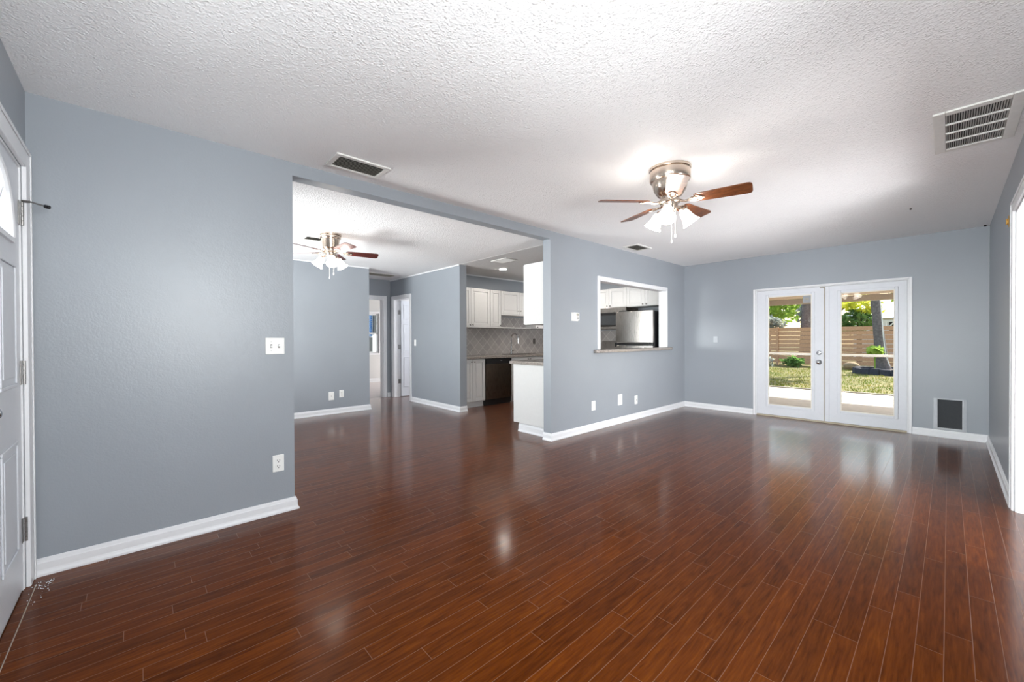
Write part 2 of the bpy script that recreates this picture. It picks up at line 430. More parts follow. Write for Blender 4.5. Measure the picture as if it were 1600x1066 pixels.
struct('wall_left', [(XLi, XL, YF, Y1, 0, H), (XLi, XL, Y1, Y2, HO, H), (XLi, XL, Y2, PT[0], 0, H), (XLi, XL, PT[0], PT[1], 0, PT[2]),
                     (XLi, XL, PT[0], PT[1], PT[3], H), (XLi, XL, PT[1], YB, 0, H)], M['wall'])
FX0, FX1, FZ = -2.03, -0.337, 1.915   # french door rough opening
PD = (-.105, .123, .112, .448)        # pet door hole
struct('wall_back', [(XL - .001, FX0, YB, YB + .14, 0, H), (FX0, FX1, YB, YB + .14, FZ, H), (FX1, PD[0], YB, YB + .14, 0, H), (PD[0], PD[1], YB, YB + .14, 0, PD[2]),
                     (PD[0], PD[1], YB, YB + .14, PD[3], H), (PD[1], XR + .13, YB, YB + .14, 0, H)], M['wall'])
RO = (2.45, 4.385, 2.05)              # right cased opening y0 y1 head
RW = (0.0, 1.1, 1.08, 2.08)         # assumed right window, out of view
struct('wall_right', [(XR, XR + .12, RO[1], YB - .001, 0, H), (XR, XR + .12, RO[0], RO[1], RO[2], H), (XR, XR + .12, RW[1], RO[0], 0, H),
                      (XR, XR + .12, RW[0], RW[1], 0, RW[2]), (XR, XR + .12, RW[0], RW[1], RW[3], H), (XR, XR + .12, YF - .001, RW[0], 0, H)], M['wall'])
DX0, DX1, DZ = -3.02, -2.085, 2.03    # front door rough opening
FW = (-0.79, .28, .36, 1.84)          # front window, unseen, added for its light
struct('wall_front', [(XLi, DX0, YF - .14, YF, 0, H), (DX0, DX1, YF - .14, YF, DZ, H), (DX1, FW[0], YF - .14, YF, 0, H),
                      (FW[0], FW[1], YF - .14, YF, 0, FW[2]), (FW[0], FW[1], YF - .14, YF, FW[3], H), (FW[1], XR + .12, YF - .14, YF, 0, H)], M['wall'])
# dining room
DW_ = (-6.0, -4.2, .85, 2.05)
struct('wall_dining_front', [(XH, DW_[0], YF - .14, YF, 0, HD), (DW_[0], DW_[1], YF - .14, YF, 0, DW_[2]), (DW_[0], DW_[1], YF - .14, YF, DW_[3], HD), (DW_[1], XLi - .001, YF - .14, YF, 0, HD)], M['wall'])
YC = 2.872                            # outside corner of the dining wall at the hall
struct('wall_dining', [(XD - .12, XD, YF, YC, 0, HD), (XH, XD - .121, YC - .12, YC, 0, HD)], M['wall'])
# hall end wall with the bedroom doorway
BD = (2.93, 3.675, 2.005)
struct('wall_hall_end', [(XH - .12, XH, BD[1], YH + .2, 0, HD), (XH - .12, XH, BD[0], BD[1], BD[2], HD), (XH - .12, XH, YC - .12, BD[0], 0, HD)], M['wall'])
# hall wall with the bathroom door
HDr = (-7.705, -7.03, 2.0)
XE = -5.39
struct('wall_hall', [(XH - .0, HDr[0], YH, YH + .135, 0, HD), (HDr[0], HDr[1], YH, YH + .135, HDr[2], HD), (HDr[1], XE, YH, YH + .135, 0, HD)], M['wall'])
struct('wall_kitchen', [(XK - .12, XK, YH + .136, YB, 0, HD), (XK, XLi - .001, YB, YB + .14, 0, HD)], M['wall'])
# bathroom behind the hall door
struct('wall_bathroom', [(XH - .12, XK - .121, 6.2, 6.3, 2.05, HD), (XH - .12, -7.4, 6.2, 6.3, 0, 2.05), (-6.6, XK - .121, 6.2, 6.3, 0, 2.05), (-7.4, -6.6, 6.2, 6.3, 0, 1.2),
                         (XH - .12, XH, YH + .21, 6.2, 0, HD)], M['wall_light'])
# bedroom beyond the hall
XB = -10.75
BW = (4.05, 4.90, .80, 1.89)          # bedroom window
struct('wall_bedroom', [(XB - .12, XB, 1.4, BW[0], 0, HD), (XB - .12, XB, BW[0], BW[1], 0, BW[2]), (XB - .12, XB, BW[0], BW[1], BW[3], HD), (XB - .12, XB, BW[1], YB, 0, HD),
                        (XB - .12, XH - .121, 1.28, 1.4, 0, HD), (XB - .12, -10.2, YB, YB + .14, 0, HD), (-8.6, XH - .121, YB, YB + .14, 0, HD),
                        (-10.2, -8.6, YB, YB + .14, 0, .9), (-10.2, -8.6, YB, YB + .14, 2.1, HD)], M['wall_light'])
struct('floor_bedroom', [(XB - .12, XH - .121, 1.28, YB + .1, -.12, .004)], M['carpet'])
# side room through the right opening
struct('wall_side_room', [(2.9, 3.0, 1.4, 2.0, 0, H), (2.9, 3.0, 4.0, 6.0, 0, H), (2.9, 3.0, 2.0, 4.0, 0, .8), (2.9, 3.0, 2.0, 4.0, 2.2, H),
                          (XR + .121, 3.0, 6.0, 6.1, 0, H), (XR + .121, 3.0, 1.3, 1.4, 0, H)], M['wall_light'])

# baseboards ----------------------------------------------------------
def baseboard(name, pts, left=True, h=.086):
    prof = [(0, 0), (.024, 0), (.024, .010), (.017, .022), (.015, .030), (.0145, h * .74), (.011, h * .80), (.009, h * .92), (.003, h), (0, h)]
    s = 1 if left else -1
    P2 = [Vector(p) for p in pts]; n = len(P2); offs = []
    for i in range(n):
        ns = []
        if i > 0: d = (P2[i] - P2[i - 1]).normalized(); ns.append(Vector((-d.y, d.x)) * s)
        if i < n - 1: d = (P2[i + 1] - P2[i]).normalized(); ns.append(Vector((-d.y, d.x)) * s)
        if len(ns) == 2:
            b = (ns[0] + ns[1]).normalized(); offs.append(b / max(.2, b.dot(ns[0])))
        else: offs.append(ns[0])
    vs = []; fs = []; k = len(prof)
    for i in range(n):
        for d, z in prof: q = P2[i] + offs[i] * d; vs.append((q.x, q.y, z))
    for i in range(n - 1):
        for j in range(k):
            a, b2 = i * k + j, i * k + (j + 1) % k
            f = (a, b2, b2 + k, a + k); fs.append(f if left else tuple(reversed(f)))
    e0 = tuple(range(k)); e1 = tuple(range((n - 1) * k, n * k))
    fs.append(tuple(reversed(e0)) if left else e0); fs.append(e1 if left else tuple(reversed(e1)))
    m = MB(); m.add(vs, fs); return m.build(name, M['trim'], kind='structure')
EPS = .0005
baseboard('baseboard_left', [(XL + EPS, YF + .017), (XL + EPS, Y1 + EPS), (XLi - EPS, Y1 + EPS), (XLi - EPS, YF + .02)], False)
baseboard('baseboard_pillar', [(XLi - EPS + .0, Y2 - EPS), (XL + EPS, Y2 - EPS), (XL + EPS, YB - EPS), (FX0 - .032, YB - EPS)], False)
baseboard('baseboard_back', [(FX1 + .032, YB - EPS), (XR - EPS, YB - EPS), (XR - EPS, RO[1] + .075)], False)
baseboard('baseboard_dining', [(XD + EPS, YF + .02), (XD + EPS, YC + EPS), (XH + EPS, YC + EPS)], False)
baseboard('baseboard_hall', [(HDr[1] + .065, YH - EPS), (XE + EPS, YH - EPS), (XE + EPS, YH + .1345)], False)
baseboard('baseboard_hall_end', [(XH + EPS, BD[1] + .08), (XH + EPS, YH - EPS), (XH + .001, YH - EPS)], False)
baseboard('baseboard_bedroom', [(XB + EPS, 1.45), (XB + EPS, YB - .05)], False, .11)
# thin crown line where the dining walls meet the ceiling
def crown(name, pts, left):
    m = MB(); s = 1 if left else -1
    for (a, b) in zip(pts[:-1], pts[1:]):
        a, b = Vector(a), Vector(b); d = (b - a).normalized(); nrm = Vector((-d.y, d.x)) * s * .016
        x0, x1 = sorted((a.x, b.x)); y0, y1 = sorted((a.y, b.y))
        x0 += min(0, nrm.x); x1 += max(0, nrm.x); y0 += min(0, nrm.y); y1 += max(0, nrm.y)
        m.box(x0, x1, y0, y1, HD - .020, HD - .0005)
    return m.build(name, M['trim'], kind='structure', bevel=.004)
crown('trim_1', [(XD + EPS, YF + .02), (XD + EPS, YC)], False)
crown('trim_2', [(XH + .001, YH - EPS), (XE, YH - EPS)], False)
crown('trim_3', [(XK + EPS, YH + .14), (XK + EPS, YB)], False)

# casings --------------------------------------------------------------
def casing(name, M4, u0, u1, v1, wd, th=.017, v0=0, sill=False, lw=None):
    """frame of three boards round an opening (local u0..u1, head at v1)"""
    m = FM(M4)
    for (a, b, c, d) in ((u0 - wd, u0, v0, v1 + wd), (u1, u1 + wd, v0, v1 + wd), (u0, u1, v1, v1 + wd)):
        m.box(a, b, c, d, 0.0005, th)
    for (a, b, c, d) in ((u0 - wd, u0 - wd + .016, v0, v1 + wd), (u1 + wd - .016, u1 + wd, v0, v1 + wd), (u0 - wd + .016, u1 + wd - .016, v1 + wd - .016, v1 + wd)):
        m.box(a, b, c, d, th, th + .006)
    return m.build(name, M['trim'], kind='structure', bevel=.003)
casing('trim_4', face((0, YF, 0), '+y'), -DX1, -DX0, DZ, .092)            # front door
casing('trim_5', face((XR, 0, 0), '-x'), -RO[1], -RO[0], RO[2], .066)     # right opening
casing('trim_6', face((XH, 0, 0), '+x'), BD[0], BD[1], BD[2], .065)       # bedroom doorway
casing('trim_7', face((0, YH, 0), '-y'), HDr[0], HDr[1], HDr[2], .06)     # bathroom door
# jamb linings
struct('trim_8', [(XR - .0005, XR + .1205, RO[1] - .018, RO[1] - .0005, 0, RO[2] - .018), (XR - .0005, XR + .1205, RO[0] + .0005, RO[0] + .018, 0, RO[2] - .018),
                  (XR - .0005, XR + .1205, RO[0] + .0005, RO[1] - .0005, RO[2] - .018, RO[2] - .0005)], M['trim'])
struct('trim_9', [(XH - .1205, XH + .0005, BD[1] - .016, BD[1] - .0005, 0, BD[2] - .016), (XH - .1205, XH + .0005, BD[0] + .0005, BD[0] + .016, 0, BD[2] - .016),
                  (XH - .1205, XH + .0005, BD[0] + .0005, BD[1] - .0005, BD[2] - .016, BD[2] - .0005)], M['trim'])
struct('trim_10', [(HDr[0] + .0005, HDr[0] + .016, YH - .0005, YH + .1355, 0, HDr[2] - .016), (HDr[1] - .016, HDr[1] - .0005, YH - .0005, YH + .1355, 0, HDr[2] - .016),
                   (HDr[0] + .0005, HDr[1] - .0005, YH - .0005, YH + .1355, HDr[2] - .016, HDr[2] - .0005)], M['trim'])
# pass-through casing and lining
mm = FM(face((XL, 0, 0), '+x')); cw = .045
for a, b, c, d in ((PT[0] - cw, PT[0], 1.045, PT[3] + cw), (PT[1], PT[1] + .022, 1.045, PT[3] + cw), (PT[0], PT[1], PT[3], PT[3] + cw)): mm.box(a, b, c, d, .0005, .018)
mm.box(PT[0] + .0005, PT[0] + .014, 1.045, PT[3] - .0005, -TW - .005, .012); mm.box(PT[1] - .014, PT[1] - .0005, 1.045, PT[3] - .0005, -TW - .005, .012)
mm.box(PT[0] + .014, PT[1] - .014, PT[3] - .014, PT[3] - .0005, -TW - .005, .012)
mm.build('trim_11', M['trim'], kind='structure', bevel=.003)

# granite ledge of the pass-through
m = MB()
o = [(XL - TW - .06, PT[0] + .002), (XL + .0006, PT[0] + .002), (XL + .0006, PT[0] - .13), (XL + .055, PT[0] - .145), (XL + .092, PT[0] - .11), (XL + .105, PT[0] - .04), (XL + .115, PT[0] + .4), (XL + .118, PT[0] + 1.0),
     (XL + .112, PT[0] + 1.5), (XL + .10, PT[1] - .04), (XL + .08, PT[1] + .06), (XL + .05, PT[1] + .11), (XL + .0006, PT[1] + .12), (XL + .0006, PT[1] - .002), (XL - TW - .06, PT[1] - .002)]
m.prism(o, 1.002, 1.042)
tag(m.build('serving_ledge', M['granite'], bevel=.008), 'grey speckled granite ledge along the bottom of the kitchen pass-through', 'counter')

# windows for daylight; behind the camera and in the dining room unseen and assumed
def window(name, M4, u0, u1, v0, v1, th=.12):
    m = FM(M4); fw = .045
    for a, b, c, d in ((u0, u0 + fw, v0, v1), (u1 - fw, u1, v0, v1), (u0 + fw, u1 - fw, v0, v0 + fw), (u0 + fw, u1 - fw, v1 - fw, v1), (u0 + fw, u1 - fw, (v0 + v1) / 2 - .02, (v0 + v1) / 2 + .02)):
        m.box(a + .0005, b - .0005, c + .0005, d - .0005, -.07, -.03)
    r = m.build(name, M['trim'], kind='structure', bevel=.003)
    g = FM(M4); g.box(u0 + fw, u1 - fw, v0 + fw, (v0 + v1) / 2 - .02, -.053, -.047); g.box(u0 + fw, u1 - fw, (v0 + v1) / 2 + .02, v1 - fw, -.053, -.047); g.build('glass_pane', M['glass'], r)
    return r
window('window_1', face((XB, 0, 0), '+x'), BW[0], BW[1], BW[2], BW[3])
m = FM(face((XB, 0, 0), '+x'))
for a, b, c, d in ((BW[0] - .06, BW[1] + .06, BW[2] - .05, BW[2]), (BW[0] - .06, BW[0], BW[2], BW[3] + .06), (BW[1], BW[1] + .06, BW[2], BW[3] + .06), (BW[0], BW[1], BW[3], BW[3] + .06)): m.box(a, b, c, d, .0005, .02)
m.build('trim_12', M['trim'], kind='structure', bevel=.003)
window('window_2', face((0, YF, 0), '+y'), -FW[1], -FW[0], FW[2], FW[3])
window('window_3', face((XR, 0, 0), '-x'), -RW[1], -RW[0], RW[2], RW[3])
window('window_4', face((0, YF, 0), '+y'), -DW_[1], -DW_[0], DW_[2], DW_[3])

# threshold board by the front door
struct('trim_13', [(DX0 - .01, DX1 + .01, YF - .003, YF + .030, .0003, .004)], M['floor'])
struct('trim_19', [(DX0 - .01, DX1 + .01, YF + .0305, YF + .0332, .0002, .0014)], M['weather'])
m = MB(); random.seed(3)
for i in range(60):
    x = -3.04 + abs(random.gauss(0, .10)); y = YF + .02 + random.random() * .07; s = random.uniform(.0008, .0026)
    m.sphere((x, y, s * .6 + .004), s, 5, 3)
o = m.build('plaster_crumbs', M['trim']); o['kind'] = 'stuff'; tag(o, 'pale plaster crumbs scattered on the floor by the front door hinge side', 'debris')

# ------------------------------------------------------------------ front door
def knuckle_hinge(M4, u, v, h, parent, leaf=.03):
    m = FM(M4); m.box(u - leaf, u + .0, v, v + h, .001, .004); m.box(u, u + leaf * .7, v, v + h, .001, .004)
    for k in range(5):
        a = v + h * k / 5; Mz = Matrix.Translation((u, a + .001, .009)) @ Matrix.Rotation(-math.pi / 2, 4, 'X'); m.lathe([(.007, 0), (.007, h / 5 - .002)], 10, Mz)
    return m.build('hinge', M['hinge'], parent)
fd = MB(); yF = YF - .006   # interior face of the slab
MF = face((0, yF, 0), '+y')  # u = -x
uA, uB = -DX1 + .004, -DX0 - .018   # 2.089 .. 3.002
m = FM(MF); uc = (uA + uB) / 2; zb, Rr = 1.655, .285
# slab around a half-round lite
N = 24
arc = [(uc + Rr * math.cos(math.pi * i / N), zb + Rr * math.sin(math.pi * i / N)) for i in range(N + 1)]
outer = [(uB, zb)] + [None] * (N - 1) + [(uA, zb)]
m.box(uA, uB, .012, zb, -.044, 0)
top = 2.018
ring_out = []
for i in range(N + 1):
    a = math.pi * i / N
    c, s = math.cos(a), math.sin(a)
    t = min(((uB - uc) / abs(c)) if abs(c) > 1e-6 else 9, ((top - zb) / s) if s > 1e-6 else 9)
    ring_out.append((uc + c * t, zb + s * t))
vs = []; fs = []
for (a, b) in zip(arc, ring_out):
    vs += [(a[0], a[1], 0), (b[0], b[1], 0), (a[0], a[1], -.044), (b[0], b[1], -.044)]
for i in range(N):
    k = 4 * i
    fs += [(k, k + 1, k + 5, k + 4), (k + 2, k + 6, k + 7, k + 3), (k, k + 4, k + 6, k + 2)]
m.add(vs, fs)
for cx in (uB, uA):
    pass
m.add([(uB, top, 0), (uB, zb, 0), ring_out[0] + (0,)][:0], [])
# fill the two upper corners that the fan of rays leaves
def corner_fill(sx):
    pts = [p for p in ring_out if (p[0] - uc) * sx > 0]
    cu = uB if sx > 0 else uA
    side = [p for p in pts if abs(p[0] - cu) < 1e-6]; tp = [p for p in pts if abs(p[1] - top) < 1e-6]
    a = max(side, key=lambda p: p[1]); b = max(tp, key=lambda p: (p[0] - uc) * sx)
    m.add([(a[0], a[1], 0), (cu, top, 0), (b[0], b[1], 0)], [(0, 1, 2) if sx > 0 else (2, 1, 0)])
corner_fill(1); corner_fill(-1)
door1 = m.build('door_1', M['door'], kind='structure', smooth=30)
# raised panels
for (v0, v1) in ((.985, 1.545), (.225, .735)):
    for (a, b) in ((uA + .105, uc - .05), (uc + .05, uB - .105)):
        p = FM(MF)
        for (q, s, e, d) in ((0, .014, 0, .007), (.014, .024, 0, -.001)): pass
        p.box(a, b, v0, v0 + .016, 0, .007); p.box(a, b, v1 - .016, v1, 0, .007); p.box(a, a + .016, v0 + .016, v1 - .016, 0, .007); p.box(b - .016, b, v0 + .016, v1 - .016, 0, .007)
        p.box(a + .045, b - .045, v0 + .045, v1 - .045, 0, .006)
        p.build('raised_panel', M['door'], door1, bevel=.005)
p = FM(MF)
ri = [(uc + (Rr - .012) * math.cos(math.pi * i / N), zb + .012 + (Rr - .012) * math.sin(math.pi * i / N)) for i in range(N + 1)]
g = FM(MF); g.add([(u, v, -.02) for u, v in arc] + [(u, v, -.025) for u, v in arc], [tuple(range(N + 1)), tuple(reversed(range(N + 1, 2 * N + 2)))]); g.build('glass_pane', M['glass'], door1)
for r0 in (Rr + .006, Rr * .45):
    p.tube([(uc + r0 * math.cos(math.pi * i / N), zb + r0 * math.sin(math.pi * i / N), .0 if r0 > Rr else -.012) for i in range(N + 1)], .014 if r0 > Rr else .008, 8)
p.box(uc - Rr - .02, uc + Rr + .02, zb - .022, zb, 0, .010)
for a in (45, 90, 135): 
    ca, sa = math.cos(math.radians(a)), math.sin(math.radians(a)); p.tube([(uc + Rr * .45 * ca, zb + Rr * .45 * sa, -.012), (uc + Rr * ca, zb + Rr * sa, -.012)], .008, 8)
p.build('lite_frame', M['trim'], door1, smooth=40)
for v in (1.745, .985, .232): knuckle_hinge(MF, uB + .008, v, .115, door1)
m = FM(MF); m.cyl((uA + .07, .95, 0), (uA + .07, .95, .03), .012); m.sphere((uA + .07, .95, .05), .027); m.build('knob', M['chrome'], door1, smooth=40)
m = FM(MF); m.box(uA, uB, .001, .014, -.04, -.002); m.build('door_sweep', M['black'], door1)
struct('trim_14', [(DX0 + .0005, DX0 + .016, YF - .14, YF - .0005, 0, DZ - .0005), (DX1 - .003, DX1 - .0005, YF - .14, YF - .0005, 0, DZ - .0005), (DX0 + .016, DX1 - .003, YF - .14, YF - .0005, DZ - .011, DZ - .0005)], M['trim'])
# hinge pin door stop
ds = thing('door_stop', 'small metal door stop with dark tip on the top hinge of the front door', 'door stop', (-2.995, YF + .03, 1.845))
m = MB(); m.cyl((-3.008, YF + .004, 1.862), (-2.998, YF + .03, 1.862), .006, 10); m.tube([(-2.998, YF + .03, 1.862), (-2.985, YF + .062, 1.852), (-2.975, YF + .085, 1.845)], .004, 8); m.build('rod', M['hinge'], ds, smooth=40)
m = MB(); m.cyl((-2.977, YF + .080, 1.846), (-2.970, YF + .095, 1.842), .009, 12); m.build('bumper', M['black'], ds, smooth=40)

# ------------------------------------------------------------------ french doors
fr = MB()
yy0, yy1 = YB - .012, YB + .139
fr.box(FX0 - .030, FX0 + .012, YB - .014, YB + .10, 0, FZ + .018); fr.box(FX1 - .012, FX1 + .030, YB - .014, YB + .10, 0, FZ + .018); fr.box(FX0 + .012, FX1 - .012, YB - .014, YB + .10, FZ - .012, FZ + .018)
# keep the frame clear of the wall: trim it to the opening behind the wall face
fr = MB()
for (a, b, c, d) in ((FX0 - .030, FX0, 0.0, FZ + .020), (FX1, FX1 + .030, 0.0, FZ + .020), (FX0, FX1, FZ, FZ + .020)): fr.box(a, b, YB - .014, YB - .0005, c, d)
for (a, b, c, d) in ((FX0 + .0005, FX0 + .014, 0, FZ - .0005), (FX1 - .014, FX1 - .0005, 0, FZ - .0005), (FX0 + .014, FX1 - .014, FZ - .013, FZ - .0005)): fr.box(a, b, YB - .0004, YB + .13, c, d)
fr.build('trim_15', M['trim'], kind='structure', bevel=.003)
struct('trim_16', [(FX0 + .0145, FX1 - .0145, YB + .0, YB + .135, .0003, .022)], M['weather'], bevel=.004)
split = -1.1745
def leaf_door(name, x0, x1, gx0, gx1, gz0, gz1, knob):
    ya, yb = YB + .004, YB + .048
    z0, z1 = .026, FZ - .016
    m = B((x0, gx0, ya, yb, z0, z1), (gx1, x1, ya, yb, z0, z1), (gx0, gx1, ya, yb, z0, gz0), (gx0, gx1, ya, yb, gz1, z1))
    d = m.build(name, M['door'], kind='structure')
    m = MB(); e = .032
    for (a, b, c, f) in ((gx0 - e, gx0 + .004, gz0 - e, gz1 + e), (gx1 - .004, gx1 + e, gz0 - e, gz1 + e), (gx0 + .004, gx1 - .004, gz0 - e, gz0 + .004), (gx0 + .004, gx1 - .004, gz1 - .004, gz1 + e)):
        m.box(a, b, ya - .010, ya - .0003, c, f)
    m.build('glazing_frame', M['door'], d, bevel=.005)
    m = MB()
    for (a, b, c, f) in ((gx0, gx0 + .012, gz0, gz1), (gx1 - .012, gx1, gz0, gz1), (gx0 + .012, gx1 - .012, gz0, gz0 + .012), (gx0 + .012, gx1 - .012, gz1 - .012, gz1)): m.box(a, b, ya - .006, ya + .018, c, f)
    m.build('glazing_bead', M['bead'], d)
    B((gx0, gx1, ya + .019, ya + .024, gz0, gz1)).build('glass_pane', M['glass'], d)
    if knob:
        for z, r, nm in ((.975, .026, 'deadbolt'), (.845, .029, 'door_knob')):
            m = MB(); kx = -1.236
            m.cyl((kx, ya - .0003, z), (kx, ya - .012, z), r + .006, 20); m.cyl((kx, ya - .012, z), (kx, ya - .032, z), .012, 12)
            if nm == 'door_knob': m.sphere((kx, ya - .050, z), .027, 16, 10, (1, .8, 1))
            else: m.cyl((kx, ya - .012, z), (kx, ya - .022, z), r * .8, 20); m.box(kx - .005, kx + .005, ya - .036, ya - .022, z - .018, z + .018)
            m.build(nm, M['chrome'], d, smooth=40)
        B((x1 - .05, x1 - .004, ya - .006, ya - .0003, z1 - .022, z1 + .0)).build('strike_plate', M['hinge'], d)
        B((x1 - .004, x1 + .004, ya - .008, ya - .0003, z0, z1)).build('astragal', M['weather'], d)
    else:
        m = MB()
        B((x0 + .006, x0 + .05, ya - .009, ya - .0003, z0, z1)).build('astragal', M['door'], d, bevel=.003)
    return d
leaf_door('door_2', FX0 + .016, split - .003, -1.862, -1.318, .178, 1.806, True)
leaf_door('door_3', split + .003, FX1 - .016, -1.002, -.462, .186, 1.798, False)
st = thing('sticker', 'small square grey sticker in the top right corner of the left patio door pane', 'sticker', (-1.376, YB + .022, 1.69))
B((-1.428, -1.332, YB + .0205, YB + .0225, 1.690, 1.792)).build('backing', M['sticker'], st)
B((-1.402, -1.358, YB + .0190, YB + .0204, 1.728, 1.760)).build('emblem', M['vent_slat'], st)

# ------------------------------------------------------------------ pet door
pd = thing('pet_door', 'pet door with charcoal flap and pale grey frame low in the back wall', 'pet door', (.009, YB, .09))
a0, a1, b0, b1 = -.124, .142, .092, .463
m = MB()
for (p, q, r, s) in ((a0, PD[0] + .012, b0, b1), (PD[1] - .012, a1, b0, b1), (PD[0] + .012, PD[1] - .012, b0, b0 + .022), (PD[0] + .012, PD[1] - .012, b1 - .014, b1)): m.box(p, q, YB - .008, YB - .0005, r, s)
m.build('frame', M['pet_frame'], pd, bevel=.003)
B((PD[0] - .002, PD[0] + .016, YB - .020, YB - .0081, b0 + .008, b1 - .004)).build('rail', M['pet_frame'], pd, bevel=.003)
B((PD[1] - .016, PD[1] + .002, YB - .020, YB - .0081, b0 + .008, b1 - .004)).build('rail', M['pet_frame'], pd, bevel=.003)
B((PD[0] + .001, PD[1] - .001, YB - .004, YB + .02, PD[2] + .001, PD[3] - .001)).build('flap', M['pet_flap'], pd)

# ------------------------------------------------------------------ wall plates
def plate(name, M4, u, v, wd, ht, label, cat, kind, group=None, mat='plate'):
    org = M4 @ Vector((u, v - ht / 2, 0)); t = thing(name, label, cat, org, group)
    m = FM(M4); m.box(u - wd / 2, u + wd / 2, v - ht / 2, v + ht / 2, .0005, .007); m.build('cover_plate', M[mat], t, bevel=.004)
    if kind == 'outlet':
        for dv in (.0195, -.0195):
            m = FM(M4); m.lathe([(.017, 0), (.017, .0035)], 16, Matrix.Translation((u, v + dv, .0066))); r = m.build('receptacle', M[mat], t, smooth=40)
            m = FM(M4)
            m.box(u - .0085, u - .0055, v + dv - .003, v + dv + .007, .0101, .0107); m.box(u + .0055, u + .0085, v + dv - .002, v + dv + .006, .0101, .0107); m.box(u - .003, u + .003, v + dv - .012, v + dv - .006, .0101, .0107)
            m.build('slots', M['slot'], r)
    elif kind == 'switch':
        n = max(1, round(wd / .06) - 0) if wd > .1 else 1
        for i in range(n):
            uu = u + (i - (n - 1) / 2) * .046
            m = FM(M4); m.box(uu - .0055, uu + .0055, v - .012, v + .012, .0066, .0085); s = m.build('switch_slot', M['slot'], t)
            m = FM(M4); m.M = M4 @ Matrix.Translation((uu, v, .0085)) @ Matrix.Rotation(math.radians(24 if i == 0 else -24), 4, 'X'); m.box(-.004, .004, -.006, .006, -.002, .012); m.build('toggle', M[mat], t, bevel=.001)
    elif kind == 'jack':
        m = FM(M4); m.cyl((u, v, .0066), (u, v, .016), .005, 12); m.build('jack', M['hinge'] , t, smooth=40)
    elif kind == 'rocker':
        m = FM(M4); m.box(u - .014, u + .014, v - .028, v + .028, .0066, .010); m.build('rocker', M[mat], t, bevel=.002)
    for sv in ((.042, -.042) if kind in ('switch',) else ()):
        m = FM(M4); m.lathe([(.003, 0), (.002, .001)], 8, Matrix.Translation((u - .023, v + sv * .72, .0069))); m.build('screw', M['hinge'], t)
    return t
PL = face((XL, 0, 0), '+x')
plate('light_switch', PL, .685, 1.150, .116, .114, 'white double toggle switch plate near the opening edge of the left wall', 'light switch', 'switch')
plate('electrical_outlet', PL, .6995, .343, .070, .115, 'white duplex outlet on the left wall below the double switch', 'outlet', 'outlet')
plate('electrical_outlet', PL, 4.335, .316, .082, .122, 'white outlet under the pass-through, nearest the pillar edge', 'outlet', 'rocker', 'low wall plates under the pass-through')
plate('electrical_outlet', PL, 4.960, .328, .105, .150, 'white outlet in the middle of the three plates under the pass-through', 'outlet', 'outlet', 'low wall plates under the pass-through')
plate('electrical_outlet', PL, 5.387, .280, .080, .125, 'white plate with a cable jack, rightmost of three under the pass-through', 'outlet', 'jack', 'low wall plates under the pass-through')
PDn = face((XD, 0, 0), '+x')
plate('electrical_outlet', PDn, 2.243, .288, .085, .130, 'white jack plate on the dining room far wall, left and lower of the two', 'outlet', 'jack', 'plates on the dining room far wall')
plate('electrical_outlet', PDn, 2.402, .312, .070, .118, 'white duplex outlet on the dining room far wall, right of the jack plate', 'outlet', 'outlet', 'plates on the dining room far wall')
plate('light_switch', face((0, YH, 0), '-y'), -6.83, 1.12, .07, .115, 'white light switch on the hall wall beside the bathroom door', 'light switch', 'rocker')
M['painted_plate'] = simple('painted_over_plate', (178, 184, 190), .35)
plate('light_switch', face((0, YB, 0), '-y'), -2.62, 1.165, .066, .10, 'light switch with a wall-coloured plate on the back wall left of the patio doors', 'light switch', 'rocker', mat='painted_plate')

# thermostat
t = thing('thermostat', 'white square thermostat on the wall left of the pass-through', 'thermostat', (XL, 3.955, 1.405))
m = FM(PL); m.box(3.893, 4.017, 1.405, 1.512, .0005, .006); m.build('wall_plate', M['plate'], t, bevel=.002)
m = FM(PL); m.box(3.90, 4.012, 1.412, 1.508, .006, .030); m.build('housing', M['plate'], t, bevel=.005)
m = FM(PL); m.box(3.950, 4.000, 1.470, 1.497, .030, .0308); m.build('display', M['vent_slat'], t)
for k in range(2):
    m = FM(PL); m.box(3.952, 3.998, 1.428 + k * .020, 1.442 + k * .020, .030, .0325); m.build('button', M['vent_slat_grey'], t)

# brass latch high on the right wall
bl = thing('door_latch', 'small brass latch keeper high on the right wall beside the cased opening', 'latch', (XR, 4.87, 2.03))
m = FM(face((XR, 0, 0), '-x')); m.box(-4.892, -4.852, 2.028, 2.112, .0005, .004); m.build('plate', M['brass'], bl, bevel=.001)
m = FM(face((XR, 0, 0), '-x')); m.cyl((-4.872, 2.05, .010), (-4.872, 2.092, .010), .006, 10); m.box(-4.880, -4.864, 2.062, 2.076, .004, .012); m.build('barrel', M['brass'], bl, smooth=40)

